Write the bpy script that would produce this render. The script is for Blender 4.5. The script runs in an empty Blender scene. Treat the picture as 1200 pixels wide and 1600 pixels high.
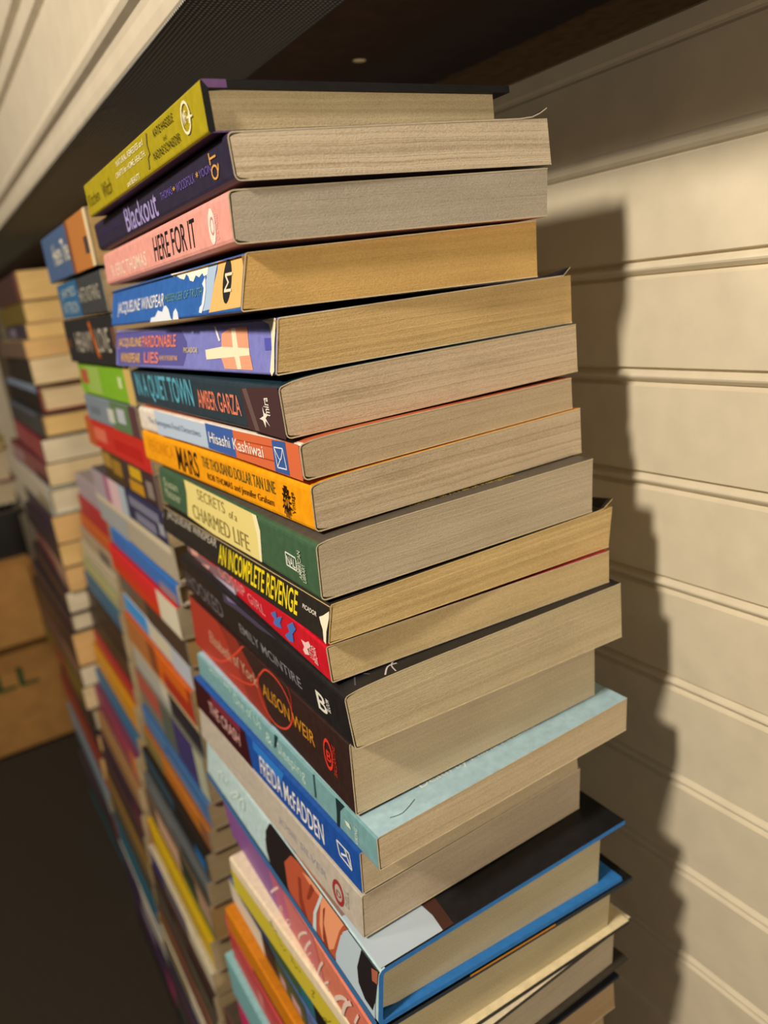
import bpy, math, random
from mathutils import Vector, Matrix, noise as mnoise
from mathutils.geometry import tessellate_polygon

# ------------------------------------------------------------------ camera
SC = bpy.context.scene
COL = SC.collection
OZ = 0.77                        # height of the camera above the floor
F = 1211.6088            # focal length in pixels of the 1200 x 1600 frame
RX = (0.84730102, -0.24829770, 0.46949891)
RY = (-0.51657565, -0.17986602, 0.83713667)
RZ = (-0.12341221, -0.95183847, -0.28066521)
cam_data = bpy.data.cameras.new('camera')
cam = bpy.data.objects.new('camera', cam_data)
COL.objects.link(cam)
right = Vector((RX[0], RY[0], RZ[0]))
down = Vector((RX[1], RY[1], RZ[1]))
fwd = Vector((RX[2], RY[2], RZ[2]))
m = Matrix((right, -down, -fwd)).transposed()
cam.matrix_world = Matrix.Translation((0, 0, OZ)) @ m.to_4x4()
cam_data.sensor_fit = 'AUTO'
cam_data.sensor_width = 36.0
cam_data.lens = F / 1600.0 * 36.0
cam_data.clip_start = 0.01
cam_data.clip_end = 20
cam_data.dof.use_dof = True
cam_data.dof.focus_distance = 0.285
cam_data.dof.aperture_fstop = 8.0
SC.camera = cam

# ------------------------------------------------------------------ light
SC.view_settings.view_transform = 'Standard'
SC.view_settings.look = 'None'
SC.view_settings.gamma = 1.0
SC.view_settings.use_curve_mapping = False
SC.view_settings.exposure = 0.0
w = bpy.data.worlds.new('world')
SC.world = w
w.use_nodes = True
w.node_tree.nodes['Background'].inputs[0].default_value = (1.0, 0.84, 0.64, 1)
w.node_tree.nodes['Background'].inputs[1].default_value = 0.08
ld = bpy.data.lights.new('clip_lamp', 'POINT')          # the lamp above and beside the stacks
ld.energy = 60.0
ld.color = (1.0, 0.87, 0.69)
ld.shadow_soft_size = 0.065
lamp = bpy.data.objects.new('clip_lamp', ld)
lamp.location = (-0.71, 0.05, OZ + 0.65)
COL.objects.link(lamp)
rd = bpy.data.lights.new('front_fill', 'POINT')          # added fill low behind the camera, for page ends and bench underside
rd.energy = 24.0
rd.color = (1.0, 0.87, 0.69)
rd.shadow_soft_size = 0.12
front_fill = bpy.data.objects.new('front_fill', rd)
front_fill.location = (-0.02, -1.30, OZ - 0.22)
COL.objects.link(front_fill)
fd = bpy.data.lights.new('far_fill', 'POINT')       # added fill further along the row, brightening the far spines
fd.energy = 26.0
fd.color = (1.0, 0.88, 0.70)
fd.shadow_soft_size = 0.12
far_fill = bpy.data.objects.new('far_fill', fd)
far_fill.location = (-1.25, 0.80, OZ + 0.95)
COL.objects.link(far_fill)

# ------------------------------------------------------------------ helpers
def lin(c):
    c = c / 255.0
    return c / 12.92 if c <= 0.04045 else ((c + 0.055) / 1.055) ** 2.4

def rgb(h):
    return tuple(lin(int(h[i:i + 2], 16)) for i in (0, 2, 4))

MATS = {}

def new_mat(name):
    mt = bpy.data.materials.new(name)
    mt.use_nodes = True
    nt = mt.node_tree
    return mt, nt, nt.nodes['Principled BSDF']

def N(nt, typ, **kw):
    n = nt.nodes.new(typ)
    for k, v in kw.items():
        setattr(n, k, v)
    return n

def cover_mat(h, rough=0.42, vary=0.10):
    """Printed cover card: a flat colour with faint wear."""
    key = ('cover', h, rough, vary)
    if key in MATS:
        return MATS[key]
    mt, nt, b = new_mat('card_' + h)
    tc = N(nt, 'ShaderNodeTexCoord')
    no = N(nt, 'ShaderNodeTexNoise')
    no.inputs['Scale'].default_value = 260
    no.inputs['Detail'].default_value = 4
    nt.links.new(tc.outputs['Object'], no.inputs['Vector'])
    r = N(nt, 'ShaderNodeValToRGB')
    c = rgb(h)
    r.color_ramp.elements[0].position = 0.3
    r.color_ramp.elements[0].color = tuple(x * (1 - vary) for x in c) + (1,)
    r.color_ramp.elements[1].position = 0.7
    r.color_ramp.elements[1].color = tuple(min(1, x * (1 + vary) + 0.004) for x in c) + (1,)
    nt.links.new(no.outputs['Fac'], r.inputs['Fac'])
    nt.links.new(r.outputs['Color'], b.inputs['Base Color'])
    b.inputs['Roughness'].default_value = rough
    b.inputs['Specular IOR Level'].default_value = 0.35
    MATS[key] = mt
    return mt

def ink_mat(h):
    key = ('ink', h)
    if key in MATS:
        return MATS[key]
    mt, nt, b = new_mat('ink_' + h)
    b.inputs['Base Color'].default_value = rgb(h) + (1,)
    b.inputs['Roughness'].default_value = 0.5
    b.inputs['Specular IOR Level'].default_value = 0.25
    MATS[key] = mt
    return mt

def page_mat(h, lines=1.0):
    """Cut paper edge: thin leaves running along u, stacked along v (UV in metres)."""
    key = ('page', h, lines)
    if key in MATS:
        return MATS[key]
    mt, nt, b = new_mat('pages_' + h)
    uv = N(nt, 'ShaderNodeUVMap')
    oi = N(nt, 'ShaderNodeObjectInfo')
    mul = N(nt, 'ShaderNodeMath', operation='MULTIPLY')
    mul.inputs[1].default_value = 40
    nt.links.new(oi.outputs['Random'], mul.inputs[0])

    # slow waviness of the stacked leaves
    wm = N(nt, 'ShaderNodeMapping')
    wm.inputs['Scale'].default_value = (26, 70, 1)
    nt.links.new(uv.outputs['UV'], wm.inputs['Vector'])
    wn = N(nt, 'ShaderNodeTexNoise')
    wn.inputs['Scale'].default_value = 1
    wn.inputs['Detail'].default_value = 2
    nt.links.new(wm.outputs[0], wn.inputs['Vector'])
    sep = N(nt, 'ShaderNodeSeparateXYZ')
    nt.links.new(uv.outputs['UV'], sep.inputs[0])
    wv = N(nt, 'ShaderNodeMath', operation='MULTIPLY_ADD')
    wv.inputs[1].default_value = 0.0022
    nt.links.new(wn.outputs['Fac'], wv.inputs[0])
    nt.links.new(sep.outputs[1], wv.inputs[2])
    wuv = N(nt, 'ShaderNodeCombineXYZ')
    nt.links.new(sep.outputs[0], wuv.inputs[0])
    nt.links.new(wv.outputs[0], wuv.inputs[1])

    def layer(su, sv, detail):
        mp = N(nt, 'ShaderNodeMapping')
        mp.inputs['Scale'].default_value = (su, sv, 1)
        cx = N(nt, 'ShaderNodeCombineXYZ')
        nt.links.new(mul.outputs[0], cx.inputs[2])
        nt.links.new(wuv.outputs[0], mp.inputs['Vector'])
        nt.links.new(cx.outputs[0], mp.inputs['Location'])
        n = N(nt, 'ShaderNodeTexNoise')
        n.inputs['Scale'].default_value = 1
        n.inputs['Detail'].default_value = detail
        nt.links.new(mp.outputs[0], n.inputs['Vector'])
        return n.outputs['Fac']
    fine = layer(6, 2600, 1)
    broad = layer(2.5, 560, 2)
    grain = layer(1300, 1700, 3)
    tone = layer(22, 60, 2)

    def mad(a, k, c):
        n = N(nt, 'ShaderNodeMath', operation='MULTIPLY_ADD')
        nt.links.new(a, n.inputs[0])
        n.inputs[1].default_value = k
        if isinstance(c, float):
            n.inputs[2].default_value = c
        else:
            nt.links.new(c, n.inputs[2])
        return n.outputs[0]
    s = mad(fine, 0.34 * lines, 0.0)
    s = mad(broad, 0.50 * lines, s)
    s = mad(grain, 0.46, s)
    s2 = mad(tone, 0.35, s)
    r = N(nt, 'ShaderNodeValToRGB')
    c = rgb(h)
    mid = 0.42 * lines + 0.23 + 0.175
    r.color_ramp.elements[0].position = mid - 0.26
    r.color_ramp.elements[0].color = (c[0] * 0.70, c[1] * 0.66, c[2] * 0.60, 1)
    r.color_ramp.elements[1].position = mid + 0.22
    r.color_ramp.elements[1].color = tuple(min(1, x * 1.12) for x in c) + (1,)
    nt.links.new(s2, r.inputs['Fac'])
    nt.links.new(r.outputs['Color'], b.inputs['Base Color'])
    bp = N(nt, 'ShaderNodeBump')
    bp.inputs['Strength'].default_value = 0.55
    bp.inputs['Distance'].default_value = 0.0006
    nt.links.new(s, bp.inputs['Height'])
    nt.links.new(bp.outputs['Normal'], b.inputs['Normal'])
    b.inputs['Roughness'].default_value = 0.85
    b.inputs['Specular IOR Level'].default_value = 0.15
    MATS[key] = mt
    return mt

def mesh_obj(name, verts, faces, mats, parent=None, midx=None, smooth=False, uvs=None):
    me = bpy.data.meshes.new(name)
    me.from_pydata([tuple(v) for v in verts], [], faces)
    for mt in (mats if isinstance(mats, (list, tuple)) else [mats]):
        me.materials.append(mt)
    if midx:
        for p, i in zip(me.polygons, midx):
            p.material_index = i
    if smooth:
        for p in me.polygons:
            p.use_smooth = True
    if uvs:
        lay = me.uv_layers.new(name='UVMap')
        for p in me.polygons:
            for li in p.loop_indices:
                lay.data[li].uv = uvs[p.index][li - p.loop_start]
    me.update()
    o = bpy.data.objects.new(name, me)
    COL.objects.link(o)
    if parent is not None:
        o.parent = parent
    return o

def tag(o, label=None, cat=None, group=None, kind=None):
    if label:
        o['label'] = label
    if cat:
        o['category'] = cat
    if group:
        o['group'] = group
    if kind:
        o['kind'] = kind
    return o

def empty(name, loc, rz=0.0):
    o = bpy.data.objects.new(name, None)
    o.empty_display_size = 0.02
    o.location = loc
    o.rotation_euler = (0, 0, rz)
    COL.objects.link(o)
    return o

class MB:
    """Collects boxes, sweeps and polygons into one mesh."""
    def __init__(self):
        self.v, self.f, self.m = [], [], []

    def add(self, vs, fs, mi=0):
        k = len(self.v)
        self.v += [tuple(x) for x in vs]
        self.f += [tuple(i + k for i in f) for f in fs]
        self.m += [mi] * len(fs)

    def box(self, x0, x1, y0, y1, z0, z1, mi=0):
        vs = [(x, y, z) for z in (z0, z1) for y in (y0, y1) for x in (x0, x1)]
        self.add(vs, [(0, 2, 3, 1), (4, 5, 7, 6), (0, 1, 5, 4), (2, 6, 7, 3), (0, 4, 6, 2), (1, 3, 7, 5)], mi)

    def sweep_y(self, prof, y0, y1, mi=0, closed=True):
        """Extrude an (x, z) outline along y."""
        n = len(prof)
        vs = [(x, y0, z) for x, z in prof] + [(x, y1, z) for x, z in prof]
        fs = [(i, (i + 1) % n, n + (i + 1) % n, n + i) for i in range(n if closed else n - 1)]
        if closed:
            fs += [tuple(range(n - 1, -1, -1)), tuple(range(n, 2 * n))]
        self.add(vs, fs, mi)

    def obj(self, name, mats, parent=None, smooth=False):
        return mesh_obj(name, self.v, self.f, mats, parent, self.m, smooth)

# ------------------------------------------------------------------ lettering
TEXT = {}

def make_texts(specs):
    """Turn every (string, weight) into flat letter outlines once."""
    obs = []
    for s, bold in specs:
        cu = bpy.data.curves.new('letters', 'FONT')
        cu.body = s
        cu.resolution_u = 3
        cu.fill_mode = 'FRONT'
        cu.offset = 0.035 * bold
        o = bpy.data.objects.new('letters', cu)
        COL.objects.link(o)
        obs.append(((s, bold), o, cu))
    dg = bpy.context.evaluated_depsgraph_get()
    for k, o, cu in obs:
        me = bpy.data.meshes.new_from_object(o.evaluated_get(dg))
        vs = [v.co.xy for v in me.vertices]
        xs = [v[0] for v in vs]
        ys = [v[1] for v in vs]
        x0, x1, y0, y1 = min(xs), max(xs), min(ys), max(ys)
        TEXT[k] = ([((v[0] - x0) / (x1 - x0), (v[1] - y0) / (y1 - y0)) for v in vs],
                   [tuple(p.vertices) for p in me.polygons])
        bpy.data.meshes.remove(me)
    for k, o, cu in obs:
        bpy.data.objects.remove(o)
        bpy.data.curves.remove(cu)

def stroke(pts, w):
    """A flat ribbon of width w along a polyline in metric (s, z)."""
    vs, fs = [], []
    n = len(pts)
    for i, p in enumerate(pts):
        a = pts[max(0, i - 1)]
        b = pts[min(n - 1, i + 1)]
        dx, dy = b[0] - a[0], b[1] - a[1]
        d = math.hypot(dx, dy) or 1
        nx, ny = -dy / d * w / 2, dx / d * w / 2
        vs += [(p[0] + nx, p[1] + ny), (p[0] - nx, p[1] - ny)]
    for i in range(n - 1):
        fs.append((2 * i, 2 * i + 1, 2 * i + 3, 2 * i + 2))
    return vs, fs

def smooth_line(pts, k=4):
    """Catmull-Rom through pts."""
    if len(pts) < 3:
        return pts
    out = []
    P = [pts[0]] + list(pts) + [pts[-1]]
    for i in range(1, len(P) - 2):
        for j in range(k):
            t = j / k
            q = []
            for c in (0, 1):
                a, b, d, e = P[i - 1][c], P[i][c], P[i + 1][c], P[i + 2][c]
                q.append(0.5 * (2 * b + (d - a) * t + (2 * a - 5 * b + 4 * d - e) * t * t + (3 * b - a - 3 * d + e) * t ** 3))
            out.append(tuple(q))
    out.append(pts[-1])
    return out

# ------------------------------------------------------------------ books
PREV = None       # underside of the book above, in world x

class Book:
    """One book lying flat, spine at local x = 0, head at local y = 0 (towards the camera)."""

    def __init__(self, name, X, Y, th, W, L, za, zb, zd, ze, sl=0.0, fx=0.0, td=0.0,
                 top='777777', spine='777777', back='777777', pages='C9B48C', rim='D6C8AA',
                 tc=0.00045, tb=None, rimb=None, inner=None, hard=False, rc=0.0010, inset=0.0001, fore_in=0.0, hump=0.0, curl=None, above=None,
                 lines=1.0, group=None, label=None, rims=None):
        self.__dict__.update(locals())
        self.z0 = min(zb, ze)
        self.e = empty(name, (X, Y, OZ + self.z0), th)
        tag(self.e, label, 'book', group)
        self.order = 0
        self.build()

    def topz(self, x):
        t = min(max(x / self.W, 0), 1)
        z = self.za + (self.zd - self.za) * t
        if self.hump:
            z += self.hump * (1 - math.exp(-max(x, 0) / 0.012)) * (1 - t)
        if self.above is not None and self.X + x < self.above.X + self.above.W + 0.0005:
            lim = self.above.botz(x + self.X - self.above.X) - 0.00025
            z = min(z, lim) if x > 0.004 or lim < z - 0.002 else z
        return z

    def botz(self, x):
        t = min(max(x / self.W, 0), 1)
        return self.zb + (self.ze - self.zb) * t

    def foreshift(self, h):
        return -self.fx * (h - 0.5)

    def build(self):
        W, L, tc, rc, td = self.W, self.L, self.tc, self.rc, self.td
        z0 = self.z0
        t = self.za - self.zb
        rc = min(rc, t * 0.45)
        ys = [0.0, 0.006, 0.014, 0.03, L * 0.5, L]
        xs = [W, W - 0.004, W - 0.008, W - 0.014, W - 0.024, W * 0.7, W * 0.55, W * 0.4, W * 0.28, W * 0.18, W * 0.11, W * 0.07, W * 0.04]
        xs = sorted(set(round(x, 5) for x in xs if x > rc + tc + 0.0015), reverse=True)

        def prof(off):
            """Outline from the top fore-edge round the spine to the bottom fore-edge, moved inwards by off."""
            p = []
            for x in xs:
                p.append((x + (self.foreshift(1) if x == W else 0), self.topz(x) - off, 0))
            ztop, zbot = self.za, self.zb
            r = max(rc - off, 0.00005)
            q = self.sl * min(rc / t, 0.45)
            ts, bs = -self.sl / 2 + q, self.sl / 2 - q
            for k in range(4):
                a = math.pi / 2 * k / 3
                p.append((ts + off + r - r * math.sin(a), ztop - off - r + r * math.cos(a), 1 if k else 0))
            p.append(((ts + bs) / 2 + off, (ztop + zbot) / 2, 1))
            for k in range(4):
                a = math.pi / 2 * k / 3
                p.append((bs + off + r - r * math.cos(a), zbot + (off if self.tb is None or off == 0 else self.tb) + r - r * math.sin(a), 1 if k < 3 else 2))
            for x in reversed(xs):
                p.append((x + (self.foreshift(0) if x == W else 0), self.botz(x) + (off if self.tb is None or off == 0 else self.tb), 2))
            return p
        po, pi_ = prof(0.0), prof(tc)
        n = len(po)
        vs = []
        for y in ys:
            for pr in (po, pi_):
                for i, (x, z, k) in enumerate(pr):
                    dz = td * y / L
                    if self.curl and i < len(xs):
                        cl, ch, cy = self.curl
                        u = max(0.0, (x - (W - cl)) / cl)
                        v = max(0.0, 1 - y / cy)
                        dz += ch * u * u * v
                    vs.append((x, y, z - z0 + dz))
        fs, mi = [], []
        S = 2 * n
        for j in range(len(ys) - 1):
            for i in range(n - 1):
                a = j * S + i
                k = po[i + 1][2] if po[i + 1][2] == 1 or po[i][2] == 2 else po[i][2]
                fs.append((a, a + 1, a + 1 + S, a + S))
                mi.append(k)
                b = a + n
                fs.append((b, b + S, b + 1 + S, b + 1))
                mi.append(5 if self.inner else 3)
            for i, q in ((0, 0), (n - 1, 1)):
                a = j * S + i
                fs.append((a, a + S, a + n + S, a + n) if q == 0 else (a, a + n, a + n + S, a + S))
                mi.append(3 if not self.hard else (0 if q == 0 else 2))
        for j in (0, len(ys) - 1):
            for i in range(n - 1):
                a = j * S + i
                fs.append((a, a + n, a + n + 1, a + 1) if j == 0 else (a, a + 1, a + n + 1, a + n))
                seg = po[i][2]
                k = 3
                if self.rims:
                    xm = (po[i][0] + po[i + 1][0]) / 2
                    k = 4 if (xm < 0.010 and seg != 1) else 3
                if self.rimb and seg == 2:
                    k = 4
                mi.append(k)
        mats = [cover_mat(self.top), cover_mat(self.spine), cover_mat(self.back), cover_mat(self.rim, 0.7)]
        if self.rims or self.rimb:
            mats.append(cover_mat(self.rims or self.rimb))
        if self.inner:
            mats += [cover_mat(self.inner)] * (6 - len(mats))
        mesh_obj('cover', vs, fs, mats, self.e, mi)
        # leaves
        g = tc + 0.00003
        xi = [W - self.fore_in - self.inset] + [x for x in xs[1:] if x < W - self.fore_in - self.inset - 0.001]
        xi += [g + rc * 0.6, g + 0.0003]
        xi = sorted(set(xi))
        hi = self.inset
        yy = [hi, L - hi]
        vs, fs, uv = [], [], []
        m_ = len(xi)
        info = []
        for y in yy:
            for x in xi:
                q = 0.0
                if x < rc * 2 + tc:
                    q = min(rc * 0.7, 0.3 * t) * (1 - (x - g) / (rc * 2)) ** 2
                zt = self.topz(x) - g - q
                zbm = self.botz(x) + (g if self.tb is None else self.tb + 0.0001) + q
                if self.hard and x > 0.004:
                    pass
                for h in (0, 0.5, 1):
                    z = zbm + (zt - zbm) * h
                    xx = x + (self.bow(h) if x == xi[0] else 0) + (self.foreshift(h) if x == xi[-1] else 0)
                    if x == xi[0]:
                        xx = g + 0.0002 + self.sl * (0.5 - h) + (0.0002 if h == 0.5 else 0.0003 if not self.hard else 0.0)
                    vs.append((xx, y, z - z0 + td * y / L))
                    info.append((x, z - z0, y))
        def idx(j, i, h):
            return (j * m_ + i) * 3 + h
        def face(ids, mode):
            fs.append(tuple(ids))
            uv.append([((info[k][0] if mode == 0 else info[k][2]) + (1.7 if mode else 0), info[k][1]) for k in ids])
        for i in range(m_ - 1):
            for h in (0, 1):
                face((idx(0, i, h), idx(0, i + 1, h), idx(0, i + 1, h + 1), idx(0, i, h + 1)), 0)
                face((idx(1, i + 1, h), idx(1, i, h), idx(1, i, h + 1), idx(1, i + 1, h + 1)), 0)
            face((idx(0, i, 2), idx(0, i + 1, 2), idx(1, i + 1, 2), idx(1, i, 2)), 0)
            face((idx(0, i + 1, 0), idx(0, i, 0), idx(1, i, 0), idx(1, i + 1, 0)), 0)
        for h in (0, 1):
            face((idx(0, m_ - 1, h), idx(1, m_ - 1, h), idx(1, m_ - 1, h + 1), idx(0, m_ - 1, h + 1)), 1)
            face((idx(1, 0, h), idx(0, 0, h), idx(0, 0, h + 1), idx(1, 0, h + 1)), 1)
        self.pages_obj = mesh_obj('page_block', vs, fs, page_mat(self.pages, self.lines), self.e, uvs=uv)

    def bow(self, h):
        return 0.0

    # spine coordinates: s along the spine from the head, h from bottom (0) to top (1)
    def sp(self, s, h, eps):
        h2 = min(max(h, 0.0), 1.0)
        return (self.sl * (0.5 - h2) - eps, min(max(s, 0.0002), self.L - 0.0002),
                self.zb - self.z0 + (self.za - self.zb) * h2 + self.td * s / self.L)

    def art(self, items):
        """Printed matter on the spine, one mesh per kind of print."""
        T = self.za - self.zb
        parts = {}
        lay = 0
        for it in items:
            kind, part, colr = it[0], it[1], it[2]
            lay += 1
            eps = 0.00006 + 0.000035 * lay
            vs, fs = [], []
            if kind == 'p':
                pts = [(min(max(a, 0.0002), self.L - 0.0002), min(max(b, 0.0), 1.0)) for a, b in it[3]]
                tri = tessellate_polygon([[Vector((a, b * T, 0)) for a, b in pts]])
                vs, fs = pts, [tuple(x) for x in tri]
            elif kind == 't':
                _, _, _, s, a0, a1, h0, h1, bold, rot = it
                tv, tf = TEXT[(s, bold)]
                if rot:
                    vs = [(a0 + (a1 - a0) * v, h0 + (h1 - h0) * u) for u, v in tv]
                else:
                    vs = [(a0 + (a1 - a0) * u, h0 + (h1 - h0) * v) for u, v in tv]
                fs = tf
            elif kind in ('disc', 'ring'):
                s0, h0, rs, rz = it[3:7]
                inner = it[7] if kind == 'ring' else 0
                K = 28
                for k in range(K):
                    a = 2 * math.pi * k / K
                    vs.append((s0 + rs * math.cos(a), h0 + rz * math.sin(a) / T))
                if inner:
                    for k in range(K):
                        a = 2 * math.pi * k / K
                        vs.append((s0 + inner * rs * math.cos(a), h0 + inner * rz * math.sin(a) / T))
                    fs = [(k, (k + 1) % K, K + (k + 1) % K, K + k) for k in range(K)]
                else:
                    fs = [tuple(range(K))]
            elif kind in ('line', 'frame'):
                pts = [(a, b * T) for a, b in it[3]]
                if kind == 'frame':
                    for k in range(len(pts)):
                        v2, f2 = stroke([pts[k], pts[(k + 1) % len(pts)]], it[4])
                        fs += [tuple(i + len(vs) for i in f) for f in f2]
                        vs += v2
                else:
                    vs, fs = stroke(smooth_line(pts), it[4])
                vs = [(a, b / T) for a, b in vs]
            P = parts.setdefault((part, lay), ([], [], [], []))
            k = len(P[0])
            P[0].extend(self.sp(a, b, eps) for a, b in vs)
            P[1].extend(tuple(i + k for i in f) for f in fs)
            if colr not in P[2]:
                P[2].append(colr)
            P[3].extend([P[2].index(colr)] * len(fs))
        for (part, _), (vs, fs, cols, mi) in parts.items():
            mesh_obj(part, vs, fs, [ink_mat(c) for c in cols], self.e, mi)

    def top_art(self, part, items):
        """Printed matter on the upper cover; points are local (x, y)."""
        vs, fs, cols, mi = [], [], [], []
        for it in items:
            if it[0] == 't':
                _, colr, s, x0, x1, y0, y1, bold = it
                tv, tf = TEXT[(s, bold)]
                q = [(x0 + (x1 - x0) * u, y0 + (y1 - y0) * v) for u, v in tv]
            elif it[0] == 'line':
                _, colr, pts, w_ = it
                q, tf = stroke(smooth_line(pts), w_)
            else:
                _, colr, pts = it
                q = pts
                tf = [tuple(x) for x in tessellate_polygon([[Vector((a, b, 0)) for a, b in pts]])]
            k = len(vs)
            for x, y in q:
                vs.append((x, y, self.topz(x) - self.z0 + 0.00012 + self.td * y / self.L))
            fs += [tuple(i + k for i in f) for f in tf]
            if colr not in cols:
                cols.append(colr)
            mi += [cols.index(colr)] * len(tf)
        mesh_obj(part, vs, fs, [ink_mat(c) for c in cols], self.e, mi)

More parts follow.
